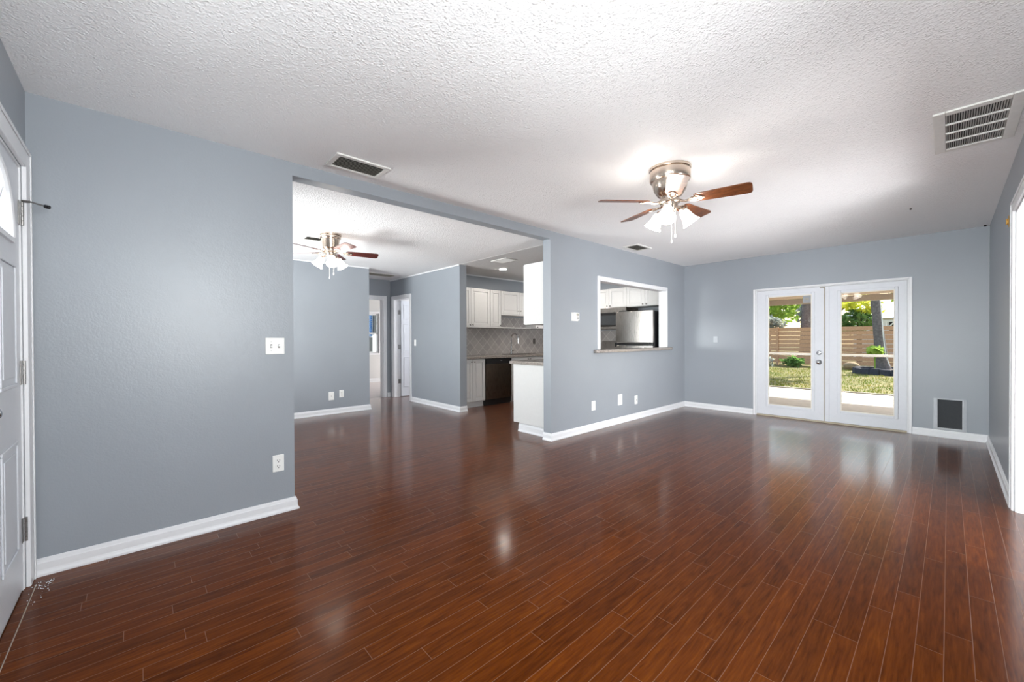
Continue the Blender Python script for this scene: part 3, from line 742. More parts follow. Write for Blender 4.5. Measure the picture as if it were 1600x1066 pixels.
# ------------------------------------------------------------------ ceiling vents
def register(name, x0, x1, y0, y1, zc, label, cat, slats, along, mat='vent_slat', dividers=0, fw=.028, hwf=.30, group=None):
    """grille hanging flush under the ceiling; slats run along x or y"""
    t = thing(name, label, cat, ((x0 + x1) / 2, (y0 + y1) / 2, zc - .012), group)
    m = MB()
    zt = zc - .0005
    for (a, b, c, d) in ((x0, x0 + fw, y0, y1), (x1 - fw, x1, y0, y1), (x0 + fw, x1 - fw, y0, y0 + fw), (x0 + fw, x1 - fw, y1 - fw, y1)): m.box(a, b, c, d, zc - .012, zt)
    m.build('frame', M['vent_white'], t, bevel=.004)
    B((x0 + fw, x1 - fw, y0 + fw, y1 - fw, zc - .0025, zt)).build('cavity', M['dark'], t)
    m = MB()
    ix0, ix1, iy0, iy1 = x0 + fw, x1 - fw, y0 + fw, y1 - fw
    for i in range(slats):
        if along == 'y':
            c = ix0 + (ix1 - ix0) * (i + .5) / slats; hw = (ix1 - ix0) / slats * hwf
            m.add([(c - hw, iy0, zc - .003), (c + hw, iy0, zc - .010), (c + hw, iy1, zc - .010), (c - hw, iy1, zc - .003), (c - hw, iy0, zc - .0042), (c + hw, iy0, zc - .0112), (c + hw, iy1, zc - .0112), (c - hw, iy1, zc - .0042)],
                  [(0, 1, 2, 3), (7, 6, 5, 4), (0, 4, 5, 1), (1, 5, 6, 2), (2, 6, 7, 3), (3, 7, 4, 0)])
        else:
            c = iy0 + (iy1 - iy0) * (i + .5) / slats; hw = (iy1 - iy0) / slats * hwf
            m.add([(ix0, c - hw, zc - .003), (ix0, c + hw, zc - .010), (ix1, c + hw, zc - .010), (ix1, c - hw, zc - .003), (ix0, c - hw, zc - .0042), (ix0, c + hw, zc - .0112), (ix1, c + hw, zc - .0112), (ix1, c - hw, zc - .0042)],
                  [(3, 2, 1, 0), (4, 5, 6, 7), (1, 5, 4, 0), (2, 6, 5, 1), (3, 7, 6, 2), (0, 4, 7, 3)])
    m.build('louvres', M[mat], t)
    if dividers:
        for i in range(dividers):
            c = iy0 + (iy1 - iy0) * (i + 1) / (dividers + 1); B((ix0, ix1, c - .006, c + .006, zc - .013, zc - .004)).build('divider_bar', M['vent_white'], t)
    return t
register('air_vent', -3.005, -2.758, .975, 1.36, H, 'white ceiling vent with dark louvres above the wide dining opening', 'vent', 9, 'y', fw=.034)
register('air_vent', -3.03, -2.79, 4.845, 5.225, H, 'small dark ceiling vent beyond the front ceiling fan, near the pass-through', 'vent', 9, 'y', fw=.03)
register('return_grille', -.066, .272, 3.275, 3.975, H, 'large white return air grille on the ceiling by the right wall', 'vent', 25, 'y', 'vent_slat_light', 3, .05, .24)
register('return_grille', -7.36, -7.06, 2.98, 3.60, HD, 'dark return air grille on the hall ceiling outside the bedroom', 'vent', 20, 'y', 'vent_slat', 0, .03)
register('air_vent', -4.83, -4.47, 4.02, 4.26, HD - .002, 'slim white vent on the smooth kitchen ceiling', 'vent', 7, 'x', 'vent_white', 0, .03)
register('air_vent', -5.25, -5.03, 1.42, 1.66, HD, 'ceiling vent partly behind the dining room ceiling fan', 'vent', 5, 'y', 'vent_slat', 0, .03)
m = MB(); m.sphere((-.254, 5.508, H - .004), .009, 8, 5); tag(m.build('ceiling_hook', M['dark']), 'tiny dark hook on the ceiling in front of the patio doors', 'hook')
m = MB(); m.sphere((.272, 6.94, H - .008), .012, 8, 5); tag(m.build('ceiling_hook', M['dark']), 'tiny dark hook at the ceiling corner over the pet door', 'hook')

# recessed light
rl = thing('recessed_light', 'lit round recessed downlight in the kitchen ceiling', 'light', (-5.24, 4.64, HD - .012))
m = MB(); m.lathe([(.062, -.002), (.085, -.002), (.085, -.010), (.062, -.010)], 28, Matrix.Translation((-5.24, 4.64, HD - .002)), False)
m.build('trim_ring', M['trim'], rl, smooth=40)
m = MB(); m.lathe([(.061, -.009), (.061, -.002)], 28, Matrix.Translation((-5.24, 4.64, HD - .002))); m.build('lens', M['downlight'], rl, smooth=40)
for i, (x, y) in enumerate(((-4.3, 5.5), (-5.0, 6.1))):
    rl = thing('recessed_light', 'lit round recessed downlight further inside the kitchen', 'light', (x, y, HD - .012), 'kitchen downlights out of view')
    m = MB(); m.lathe([(.062, -.002), (.085, -.002), (.085, -.010), (.062, -.010)], 28, Matrix.Translation((x, y, HD - .002)), False); m.build('trim_ring', M['trim'], rl, smooth=40)
    m = MB(); m.lathe([(.061, -.009), (.061, -.002)], 28, Matrix.Translation((x, y, HD - .002))); m.build('lens', M['downlight'], rl, smooth=40)

# ------------------------------------------------------------------ ceiling fans
def ceiling_fan(cx, cy, zc, label, blade_mat, ang0, shade_angs, house_mat, shade_mat, hs=1.0, zblade=2.195):
    t = thing('ceiling_fan', label, 'ceiling fan', (cx, cy, zblade - .2))
    T = Matrix.Translation((cx, cy, 0))
    m = MB(); prof = [(.02, zblade + .012), (.062, zblade + .012), (.066, zblade + .03), (.085, zblade + .045), (.112 * hs, zblade + .085), (.122 * hs, zblade + .13), (.124 * hs, zblade + .145), (.136 * hs, zblade + .150),
                      (.142 * hs, zblade + .160), (.142 * hs, zc - .028), (.135 * hs, zc - .022), (.144 * hs, zc - .016), (.146 * hs, zc - .0008)]
    m.lathe(prof, 40, T); m.build('motor_housing', house_mat, t, smooth=35)
    m = MB(); m.lathe([(.028, zblade - .075), (.042, zblade - .068), (.055, zblade - .03), (.058, zblade - .012), (.072, zblade - .008), (.072, zblade + .0115)], 32, T); hub = m.build('switch_housing', house_mat, t, smooth=35)
    for k in range(5):
        a = math.radians(ang0 + 72 * k)
        R = T @ Matrix.Translation((0, 0, zblade)) @ Matrix.Rotation(a, 4, 'Z') @ Matrix.Rotation(math.radians(-13), 4, 'X')
        L0, L1, w0, w1 = .165, .525, .052, .066
        out = [(L0, -w0 * .72), (L0 + .02, -w0)]
        out += [(L1 - .03, -w1), (L1 - .012, -w1 * .93), (L1 - .003, -w1 * .75), (L1, -w1 * .45), (L1, w1 * .45), (L1 - .003, w1 * .75), (L1 - .012, w1 * .93), (L1 - .03, w1), (L0 + .02, w0), (L0, w0 * .72)]
        m = MB(); m.M = R; m.prism(out, -.003, .003); b = m.build('blade', blade_mat, t)
        m = MB(); m.M = R
        m.tube([(.062, 0, .004), (.10, 0, -.012), (.135, 0, -.010)], [.010, .008, .009], 8)
        for s in (-1, 1): m.tube([(.125, 0, -.010), (.15, s * .022, -.007), (.185, s * .030, -.006), (.215, s * .016, -.006), (.23, 0, -.006)], .0055, 8)
        m.box(.15, .215, -.012, .012, -.008, -.0031)
        m.build('blade_iron', house_mat, b, smooth=40)
    for a in shade_angs:
        R = T @ Matrix.Translation((0, 0, zblade - .045)) @ Matrix.Rotation(math.radians(a), 4, 'Z')
        m = MB(); m.M = R; m.tube([(.03, 0, 0), (.065, 0, .004), (.088, 0, -.012)], .009, 10)
        Rs = R @ Matrix.Translation((.088, 0, -.012)) @ Matrix.Rotation(math.radians(-36), 4, 'Y')
        m.M = Rs; m.lathe([(.018, .008), (.022, -.002), (.022, -.014)], 20); arm = m.build('lamp_arm', house_mat, t, smooth=40)
        m = MB(); m.M = Rs; m.lathe([(.020, -.012), (.030, -.020), (.036, -.040), (.042, -.075), (.052, -.105), (.064, -.122), (.060, -.1225), (.048, -.104), (.038, -.074), (.032, -.042), (.024, -.024)], 28, None, False)
        ls = m.build('lamp_shade', shade_mat, t, smooth=60)
        m = MB(); m.M = Rs; m.lathe([(.004, -.030), (.016, -.040), (.026, -.060), (.030, -.082), (.026, -.100), (.014, -.112), (.002, -.116)], 16); m.build('bulb', M['bulb'], ls, smooth=60)
    for dx, dy, dl in ((.022, -.020, .23), (.030, .022, .185)):
        m = MB(); z0 = zblade - .070
        m.cyl((cx + dx, cy + dy, z0 - dl + .02), (cx + dx, cy + dy, z0 + .012), .0022, 8); m.lathe([(.002, .02), (.0065, .008), (.0075, -.004), (.003, -.012)], 12, Matrix.Translation((cx + dx, cy + dy, z0 - dl)))
        m.build('pull_chain', M['chain'], t, smooth=40)
    return t
ceiling_fan(-1.395, 2.875, H, 'lit ceiling fan with brown wooden blades in the main room', M['blade_walnut'], 14, (47, 167, 287), M['nickel'], M['shade'])
ceiling_fan(-4.82, 1.625, HD, 'lit ceiling fan with dark cherry blades in the dining room', M['blade_cherry'], 4, (107, 227, 347), M['nickel'], M['shade_dim'], .8)

# ------------------------------------------------------------------ hall door
MHd = face((HDr[0] + .052, 0, 0), '+x')    # slab swung into the bathroom, face towards +x
m = FM(MHd); m.box(YH + .14, YH + .66, .012, HDr[2] - .02, -.034, 0)
d4 = m.build('door_4', M['door'], kind='structure')
for (v0, v1) in ((1.60, 1.90), (.95, 1.50), (.20, .82)):
    for (a, b) in ((YH + .20, YH + .37), (YH + .43, YH + .60)):
        p = FM(MHd)
        p.box(a, b, v0, v0 + .012, 0, .005); p.box(a, b, v1 - .012, v1, 0, .005); p.box(a, a + .012, v0 + .012, v1 - .012, 0, .005); p.box(b - .012, b, v0 + .012, v1 - .012, 0, .005)
        p.build('raised_panel', M['door'], d4, bevel=.003)
for v in (1.74, 1.03, .32):
    m = MB(); m.box(HDr[0] + .0165, HDr[0] + .020, YH + .085, YH + .132, v - .045, v + .045); m.cyl((HDr[0] + .026, YH + .1335, v - .045), (HDr[0] + .026, YH + .1335, v + .045), .006, 10); m.build('hinge', M['hinge'], d4)

# ------------------------------------------------------------------ kitchen
def knob(M4, u, v, w0, parent):
    m = FM(M4); m.cyl((u, v, w0), (u, v, w0 + .014), .006, 10); m.sphere((u, v, w0 + .020), .0135, 14, 8, (1, 1, .75)); return m.build('knob', M['hinge'], parent, smooth=40)
def cab_door(M4, u0, u1, v0, v1, w0, parent, knob_at=None, name='door'):
    m = FM(M4); s = .055 if u1 - u0 > .2 else .04; t = .020; g = .0015
    u0 += g; u1 -= g; v0 += g; v1 -= g
    for (a, b, c, d) in ((u0, u0 + s, v0, v1), (u1 - s, u1, v0, v1), (u0 + s, u1 - s, v0, v0 + s), (u0 + s, u1 - s, v1 - s, v1)): m.box(a, b, c, d, w0, w0 + t)
    m.box(u0 + s, u1 - s, v0 + s, v1 - s, w0, w0 + .010)
    if u1 - u0 > 3.2 * s and v1 - v0 > 3.2 * s: m.box(u0 + s + .02, u1 - s - .02, v0 + s + .02, v1 - s - .02, w0 + .010, w0 + .017)
    d = m.build(name, M['cabinet'], parent, bevel=.004)
    if knob_at: knob(M4, knob_at[0], knob_at[1], w0 + t, d)
    return d
XBF = -5.57       # base cabinet box front (sink wall)
MS = face((XBF, 0, 0), '+x')
# base cabinet with two doors
def base(name, label, y0, y1, doors, kn):
    t = thing(name, label, 'cabinet', (XBF - .27, (y0 + y1) / 2, 0))
    B((XK + .002, XBF, y0, y1, .10, .838)).build('body', M['cabinet'], t)
    B((XK + .002, XBF - .05, y0, y1, 0, .0995)).build('toe_kick', M['cabinet'], t)
    for (a, b), k in zip(doors, kn): cab_door(MS, a, b, .105, .832, .0005, t, k)
    return t
base('base_cabinet', 'white base cabinet with two knobbed doors left of the dishwasher', YH + .137, 4.490, [(3.975, 4.208), (4.208, 4.482)], [(4.178, .792), (4.245, .790)])
base('base_cabinet', 'white sink base cabinet with two knobs, mostly hidden by the peninsula end', 5.115, 6.035, [(5.12, 5.575), (5.575, 6.03)], [(5.545, .795), (5.605, .795)])
base('base_cabinet', 'white corner base cabinet beyond the kitchen sink', 6.037, YB - .002, [(6.04, 6.35)], [None])
# dishwasher
dw = thing('dishwasher', 'stainless steel dishwasher with black control panel under the sink wall counter', 'dishwasher', (-5.84, 4.80, 0))
B((XK + .002, XBF + .0, 4.4925, 5.1125, .02, .835)).build('tub', M['black'], dw)
m = FM(MS); m.box(4.500, 5.106, .110, .736, .0005, .030); m.build('door_panel', M['steel_dark'], dw, bevel=.006)
m = FM(MS); m.box(4.500, 5.106, .742, .832, .0005, .034); cp = m.build('control_panel', M['black'], dw, bevel=.005)
m = FM(MS); m.box(4.56, 5.04, .748, .760, .034, .044); m.build('handle', M['black'], cp, bevel=.003)
m = FM(MS); m.box(4.83, 4.87, .79, .80, .034, .0346); m.build('logo_badge', M['vent_slat_grey'], cp)
m = FM(MS); m.box(4.500, 5.106, .0, .100, -.05, -.01); m.build('toe_kick', M['black'], dw)
# countertop along the sink wall, with sink bowl and faucet
m = B((XK + .002, -5.525, YH + .137, YB - .002, .840, .880)); tag(m.build('countertop', M['granite'], bevel=.004), 'grey speckled granite countertop along the kitchen sink wall', 'countertop')
m = B((XK + .0005, XK + .011, YH + .137, YB - .0115, .8805, 1.392)); 
m.box(XK + .0005, XK + .011, 5.082, 6.04, 1.392, 1.62)
tag(m.build('backsplash', M['tile']), 'grey diamond tile backsplash above the sink wall counter', 'backsplash')
m = B((XK + .0115, XLi - .002, YB - .011, YB - .0005, .8805, 1.345)); tag(m.build('backsplash', M['tile']), 'grey diamond tile backsplash on the stove wall seen through the pass-through', 'backsplash')
sk = thing('sink', 'stainless undermount kitchen sink rim in the granite counter', 'sink', (-5.82, 5.56, .8805))
B((-5.99, -5.64, 5.25, 5.265, .8805, .886), (-5.99, -5.64, 5.865, 5.88, .8805, .886), (-5.99, -5.975, 5.265, 5.865, .8805, .886), (-5.655, -5.64, 5.265, 5.865, .8805, .886)).build('rim', M['steel'], sk)
B((-5.975, -5.655, 5.265, 5.865, .8803, .8808)).build('bowl', M['steel_dark'], sk)
fa = thing('faucet', 'gooseneck chrome kitchen faucet on the sink wall counter', 'faucet', (-6.03, 5.55, .8805))
m = MB(); m.lathe([(.026, .8805), (.026, .90), (.017, .915), (.017, .96)], 16, Matrix.Translation((-6.03, 5.55, 0)))
m.tube([(-6.03, 5.55, .95), (-6.03, 5.55, 1.20)] + [(-6.03 + .085 - .085 * math.cos(a), 5.55 + .03 * (1 - math.cos(a)) * .5, 1.20 + .085 * math.sin(a)) for a in [math.pi * i / 10 for i in range(1, 11)]], .0115, 12)
m.build('spout', M['chrome'], fa, smooth=40)
m = MB(); m.cyl((-5.86, 5.58, 1.20), (-5.86, 5.58, 1.09), .013, 12, .016); m.build('spray_head', M['chrome'], fa, smooth=40)
m = MB(); m.cyl((-6.03, 5.565, .935), (-6.02, 5.63, .955), .008, 10); m.build('lever', M['chrome'], fa, smooth=40)
for y, lab in ((4.456, 'dark metal outlet plate on the tiled backsplash left of the faucet'), (6.30, 'dark metal outlet plate on the tiled backsplash right of the faucet')):
    M['metal_plate'] = M.get('metal_plate') or simple('dark_metal_plate', (120, 116, 114), .35, .8)
    plate('electrical_outlet', face((XK + .011, 0, 0), '+x'), y, 1.13, .075, .118, lab, 'outlet', 'outlet', mat='metal_plate')
# wall cabinets on the sink wall
XUF = -5.82
MU = face((XUF, 0, 0), '+x')
def upper(name, label, y0, y1, z0, z1, doors, kn, mfront=MU, x0=XK + .002, rail=.0):
    t = thing(name, label, 'cabinet', ((x0 + XUF) / 2, (y0 + y1) / 2, z0))
    B((x0, XUF, y0, y1, z0, z1)).build('body', M['cabinet'], t)
    for (a, b), k in zip(doors, kn): cab_door(mfront, a, b, z0 + .022, z1 - .004, .0005, t, k)
    m = FM(mfront); m.box(y0, y1, z0, z0 + .020, .0005, .024); m.build('light_rail', M['cabinet'], t, bevel=.003)
    return t
upper('wall_cabinet', 'white two-door wall cabinet on the sink wall above the dishwasher', YH + .137, 4.812, 1.394, 2.105, [(3.972, 4.367), (4.367, 4.810)], [(4.337, 1.440), (4.400, 1.440)])
upper('wall_cabinet', 'narrow white wall cabinet between the two-door cabinet and the short one', 4.8135, 5.080, 1.394, 2.105, [(4.815, 5.078)], [(5.052, 1.440)])
t = upper('wall_cabinet', 'short white wall cabinet above the kitchen sink', 5.0815, 6.038, 1.640, 2.105, [(5.083, 5.560), (5.560, 6.036)], [(5.530, 1.735), (5.592, 1.735)])
t2 = upper('wall_cabinet', 'white wall cabinet right of the sink, showing below the peninsula cabinet', 6.0395, YB - .39, 1.394, 2.105, [(6.04, 6.60)], [(6.075, 1.425)])
sh = B((XK + .0115, XK + .19, 5.083, 6.037, 1.394, 1.414)); tag(sh.build('wall_shelf', M['cabinet'], bevel=.002), 'thin white shelf above the faucet under the short cabinet', 'shelf')

# peninsula
pn = thing('base_cabinet', 'white peninsula base cabinet with a plain end panel beside the pillar', 'cabinet', (-3.55, 4.6, 0))
PX0, PX1, PY0, PY1 = -3.842, XLi - .028, 3.575, 6.0
B((PX0 + .02, PX1, PY0 + .018, PY1, .115, .862)).build('body', M['cabinet'], pn)
B((PX0, PX1 + .0, PY0, PY0 + .0175, .115, .862)).build('end_panel', M['cabinet'], pn, bevel=.002)
B((PX0 + .075, PX1, PY0 + .03, PY1, 0, .1145)).build('toe_kick', M['cabinet'], pn)
baseboard('trim_17', [(PX0 + .074, PY0 + .0295), (PX1 - .002, PY0 + .0295)], False, .10)
for i in range(4): cab_door(face((PX0 + .02, 0, 0), '-x'), -(PY0 + .04 + .57 * (i + 1)), -(PY0 + .04 + .57 * i), .13, .85, .0005, pn, (-(PY0 + .04 + .57 * i) - .05, .8))
m = B((PX0 - .045, PX1 + .0, PY0 - .03, PY1 + .0, .864, .904)); tag(m.build('countertop', M['granite'], bevel=.006), 'grey speckled granite countertop on the peninsula cabinet beside the pillar', 'countertop')
pu = thing('wall_cabinet', 'large white wall cabinet hung beside the pillar over the peninsula', 'cabinet', (-3.47, 4.0, 1.365))
UX0 = -3.682
B((UX0 + .02, XLi - .002, 3.6, 4.40, 1.366, 2.130)).build('body', M['cabinet'], pu, bevel=.002)
cab_door(face((UX0 + .02, 0, 0), '-x'), -4.395, -4.0, 1.372, 2.124, .0005, pu, (-4.03, 1.42)); cab_door(face((UX0 + .02, 0, 0), '-x'), -4.0, -3.605, 1.372, 2.124, .0005, pu, (-3.97, 1.42))

# stove wall
MN = face((0, 6.60, 0), '-y')
def north_upper(label, x0, x1, z0, z1, splitx, kz):
    t = thing('wall_cabinet', label, 'cabinet', ((x0 + x1) / 2, 6.8, z0))
    B((x0, x1, 6.60, YB - .0005, z0, z1)).build('body', M['cabinet'], t)
    cab_door(MN, x0, splitx, z0 + .004, z1 - .004, .0005, t, (splitx - .035, kz)); cab_door(MN, splitx, x1, z0 + .004, z1 - .004, .0005, t, (splitx + .035, kz))
    return t
north_upper('white two-door wall cabinet above the microwave', -4.772, -4.019, 1.768, 2.130, -4.396, 1.80)
north_upper('white two-door wall cabinet above the refrigerator', -4.016, XLi - .002, 1.760, 2.130, -3.652, 1.795)
m = B((XK + .30, -4.774, 6.62, YB - .0005, 1.394, 2.105)); tag(m.build('wall_cabinet', M['cabinet']), 'white corner wall cabinet between the sink wall and the microwave', 'cabinet')
# microwave
mw = thing('microwave', 'stainless over-the-range microwave beside the refrigerator top', 'microwave', (-4.39, 6.75, 1.35))
MX0, MX1 = -4.770, -4.022
B((MX0, MX1, 6.59, YB - .012, 1.362, 1.766)).build('body', M['steel_dark'], mw)
MM = face((0, 6.59, 0), '-y')
m = FM(MM); m.box(MX0, MX1, 1.675, 1.766, .0005, .020); m.build('upper_panel', M['steel'], mw, bevel=.003)
m = FM(MM); m.box(MX0, MX1, 1.625, 1.672, .0005, .024); m.build('vent_grille', M['black'], mw, bevel=.003)
m = FM(MM); m.box(MX0, MX1 - .02, 1.440, 1.622, .0005, .022); dd = m.build('door', M['pet_flap'], mw, bevel=.003)
m = FM(MM); m.box(MX1 - .13, MX1 - .11, 1.45, 1.615, .022, .045); m.build('handle', M['steel'], dd, bevel=.004)
m = FM(MM); m.box(MX0, MX1, 1.415, 1.437, .0005, .024); m.build('lower_trim', M['black'], mw)
m = FM(MM); m.box(MX0, MX1, 1.362, 1.412, .0005, .018); m.build('bottom_panel', M['steel'], mw, bevel=.006)
# range
rg = thing('range', 'stainless electric range behind the refrigerator with a black clock display', 'stove', (-4.39, 6.65, 0))
B((MX0, MX1, 6.33, YB - .012, .0, .895)).build('body', M['steel_dark'], rg, bevel=.004)
B((MX0 + .003, MX1 - .003, 6.335, 6.88, .8955, .905)).build('cooktop', M['black'], rg)
B((MX0, MX1, 6.885, YB - .012, .8955, 1.135)).build('backguard', M['steel'], rg, bevel=.006)
B((-4.46, -4.28, 6.878, 6.8845, 1.02, 1.10)).build('display', M['black'], rg)
B((MX0 + .01, MX1 - .01, 6.30, 6.329, .25, .80)).build('oven_door', M['steel'], rg, bevel=.004)
m = MB(); m.cyl((MX0 + .06, 6.26, .76), (MX1 - .06, 6.26, .76), .012); m.cyl((MX0 + .08, 6.26, .76), (MX0 + .08, 6.30, .76), .008); m.cyl((MX1 - .08, 6.26, .76), (MX1 - .08, 6.30, .76), .008); m.build('handle', M['steel'], rg, smooth=40)
# refrigerator
rf = thing('refrigerator', 'stainless top-freezer refrigerator with black sides behind the pass-through', 'refrigerator', (-3.66, 6.6, 0))
RX0, RX1 = -4.014, -3.305
B((RX0, RX1, 6.27, YB - .02, .03, 1.640)).build('cabinet_body', M['black'], rf, bevel=.006)
B((RX0 + .02, RX1 - .02, 6.30, YB - .05, 0, .0295)).build('base_grille', M['black'], rf)
def fridge_door(z0, z1, name):
    m = MB(); n = 12; pts = []
    for i in range(n + 1):
        f = i / n; x = RX0 + .002 + (RX1 - RX0 - .004) * f; pts.append((x, 6.215 - .022 * (1 - (2 * f - 1) ** 2)))
    out = pts + [(RX1 - .002, 6.268), (RX0 + .002, 6.268)]
    m.prism(out, z0, z1); return m.build(name, M['steel'], rf, bevel=.004, smooth=30)
fz = fridge_door(1.118, 1.652, 'freezer_door'); ff = fridge_door(.06, 1.062, 'main_door')
m = MB(); m.tube([(RX0 + .04 + (RX1 - RX0 - .10) * i / 10, 6.190 - .035 * math.sin(math.pi * i / 10), 1.107 - .006 * math.sin(math.pi * i / 10)) for i in range(11)], .014, 10); m.build('handle', M['black'], fz, smooth=40)
B((RX0 + .004, RX1 - .004, 6.22, 6.268, 1.064, 1.116)).build('door_gasket', M['black'], rf)
B((RX0 + .03, RX0 + .20, 6.28, 6.40, 1.6405, 1.675)).build('shadow_block', M['black'], rf)  # black block standing in for a shadow on the refrigerator top

# ------------------------------------------------------------------ outdoors behind the patio doors
ZG = -.12
YL = 11.65
struct('floor_lanai', [(-7.5, 3.4, YB + .141, YL + .12, -.16, -.05)], M['concrete'])
struct('painted_rail_shadows', [(-7.4, 3.3, 10.55, 10.60, -.0499, -.046), (-7.4, 3.3, 9.95, 9.985, -.0499, -.0465)], M['vent_slat'])  # dark strips painting the screen rails' shadows onto the concrete
struct('ceiling_lanai', [(-7.5, 3.4, YB + .141, YL + .25, 2.20, 2.30)], M['lanai'])
en = thing('screen_enclosure', 'pale lanai screen frame with a header beam and white chair rail across the patio edge', 'screen frame', (-2, YL, -.05))
B((-7.3, 3.2, YL - .04, YL + .06, 1.985, 2.115)).build('header_beam', M['beam'], en, bevel=.004)
B((-7.3, 3.2, YL - .075, YL - .041, 2.118, 2.198)).build('fascia_board', M['lanai'], en)
B((-7.3, 3.2, YL - .025, YL + .025, .765, .815)).build('chair_rail', M['aluminium'], en)
B((-7.3, 3.2, YL - .025, YL + .025, -.05, -.02)).build('bottom_rail', M['vent_slat'], en)
for x in (-7.25, -4.1, 1.1, 3.15): B((x - .025, x + .025, YL - .024, YL + .024, -.02, 1.984)).build('post', M['aluminium'], en)
# yard
g = B((-60, 60, YL + .121, 70, ZG - .1, ZG)); struct('ground', g, M['lawn'])
m = MB(); random.seed(11)
for i in range(9000):
    y = YL + .3 + 9.5 * random.random() ** 1.2; x = (-.30 * y + .6) + random.uniform(-2.2, 3.4)
    if ((x + 1.15) / 1.45) ** 2 + ((y - 19.4) / 1.1) ** 2 < 1 or ((x + 2.62) / .45) ** 2 + ((y - 20.75) / .4) ** 2 < 1 or (y > 20.1 and x < -4.0): continue
    h = random.uniform(.03, .085); a = random.uniform(0, 6.28); w_ = random.uniform(.006, .014); lx, ly = random.gauss(0, .03), random.gauss(0, .03)
    m.add([(x - w_ * math.cos(a), y - w_ * math.sin(a), ZG - .005), (x + w_ * math.cos(a), y + w_ * math.sin(a), ZG - .005), (x + lx, y + ly, ZG + h)], [(0, 1, 2)])
o = m.build('lawn_grass', M['blade_grass']); o['kind'] = 'stuff'; tag(o, 'short sunlit green and straw coloured grass of the back yard', 'grass')
# fence
YFn = 22.5
fe = thing('wooden_fence', 'horizontal board cedar fence across the back of the yard', 'fence', (-3, YFn, ZG))
px = [-12.9 + 1.83 * i for i in range(11)]
for x0, x1 in zip(px[:-1], px[1:]):
    m = MB()
    for j in range(9):
        z = ZG + .10 + j * .186; m.box(x0 + .046, x1 - .046, YFn + .0, YFn + .022, z, z + random.uniform(.168, .176))
    m.build('board_panel', M['fence'], fe)
for x in px: B((x - .045, x + .045, YFn - .05, YFn + .045, ZG, ZG + 1.80)).build('post', M['fence'], fe)
# dark backing hedge seen through the fence gaps comes from the shrubs behind it
def crown(c, rad, n, size, mat, parent, name='crown', sc=(1, 1, 1), hollow=.55):
    m = MB()
    for i in range(n):
        while True:
            d = Vector((random.gauss(0, 1), random.gauss(0, 1), random.gauss(0, 1)))
            if d.length > .1: break
        d.normalize(); r = rad * (hollow + (1 - hollow) * random.random()) * (1 + .25 * math.sin(5 * d.x + 3 * d.z) * math.cos(4 * d.y))
        p = Vector(c) + Vector((d.x * r * sc[0], d.y * r * sc[1], d.z * r * sc[2]))
        if p.z < ZG + .05: continue
        q = Matrix.Rotation(random.uniform(0, 6.28), 3, Vector((random.gauss(0, 1), random.gauss(0, 1), random.gauss(0, 1))).normalized())
        s = size * random.uniform(.8, 1.6)
        vs = [p + q @ Vector(v) for v in ((-s, 0, 0), (0, -s * .45, s * .1), (s, 0, 0), (0, s * .45, s * .1))]
        m.add([tuple(v) for v in vs], [(0, 1, 2, 3)])
    return m.build(name, mat, parent)
random.seed(5)
def tree(name, label, x, y, trunk_pts, radii, bark, crowns, group=None):
    t = thing(name, label, 'tree', (x, y, ZG), group)
    m = MB(); m.tube(trunk_pts, radii, 10); m.build('trunk', bark, t, smooth=60)
    for (c, r, n, s, mat, sc) in crowns: crown(c, r, n, s, mat, t, sc=sc)
    return t
# leaning grey trunk in the block planter
tr = tree('leaning_tree', 'grey leaning tree trunk rising from the block planter', -1.6, 19.4,
          [(-1.58, 19.4, ZG + .1405), (-1.62, 19.4, .3), (-1.68, 19.4, 1.1), (-1.76, 19.4, 2.0), (-1.84, 19.4, 3.0), (-1.95, 19.5, 4.6), (-2.1, 19.6, 6.0)], [.24, .19, .16, .135, .125, .11, .09], M['bark'],
          [((-2.2, 19.6, 6.4), 1.6, 1400, .14, M['leaf_mid'], (1.3, 1.2, .6))])
m = MB(); m.tube([(-1.40, 19.24, ZG + .30), (-1.50, 19.2, .55), (-1.57, 19.22, 1.3), (-1.62, 19.23, 2.2), (-1.70, 19.26, 3.0)], .014, 6)
tag(m.build('rope', M['rope']), 'white rope hanging down the leaning tree trunk', 'rope')
pl = thing('planter_bed', 'raised dark block planter bed around the leaning tree', 'planter', (-1.1, 19.4, ZG))
m = MB()
for i in range(26):
    a0, a1 = 2 * math.pi * i / 26, 2 * math.pi * (i + .94) / 26
    pts = [(-1.15 + R_ * math.cos(a), 19.4 + R2 * math.sin(a)) for R_, R2, a in ((1.28, .95, a0), (1.28, .95, a1), (1.12, .80, a1), (1.12, .80, a0))]
    m.prism(pts, ZG, ZG + .20 + .01 * (i % 3))
m.build('block_ring', M['stone'], pl, bevel=.008)
m = MB(); m.prism([(-1.15 + 1.11 * math.cos(2 * math.pi * i / 30), 19.4 + .79 * math.sin(2 * math.pi * i / 30)) for i in range(30)], ZG, ZG + .14); m.build('soil', M['soil'], pl)
fp = thing('fern_plant', 'small bright green plant at the foot of the leaning tree', 'plant', (-1.75, 18.85, ZG + .145))
m = MB(); m.cyl((-1.75, 18.85, ZG + .1405), (-1.75, 18.85, ZG + .7), .02, 6); m.build('stem', M['leaf_mid'], fp)
crown((-1.75, 18.85, ZG + .82), .20, 150, .11, M['leaf_mid'], fp, 'leaves', (1.1, 1, .8), .2)
m = MB(); m.sphere((-2.62, 20.75, ZG + .16), .22, 12, 7, (1.2, .9, .75)); tag(m.build('garden_rock', M['rock'], smooth=50), 'tan rock beside the planter bed in the yard', 'rock')
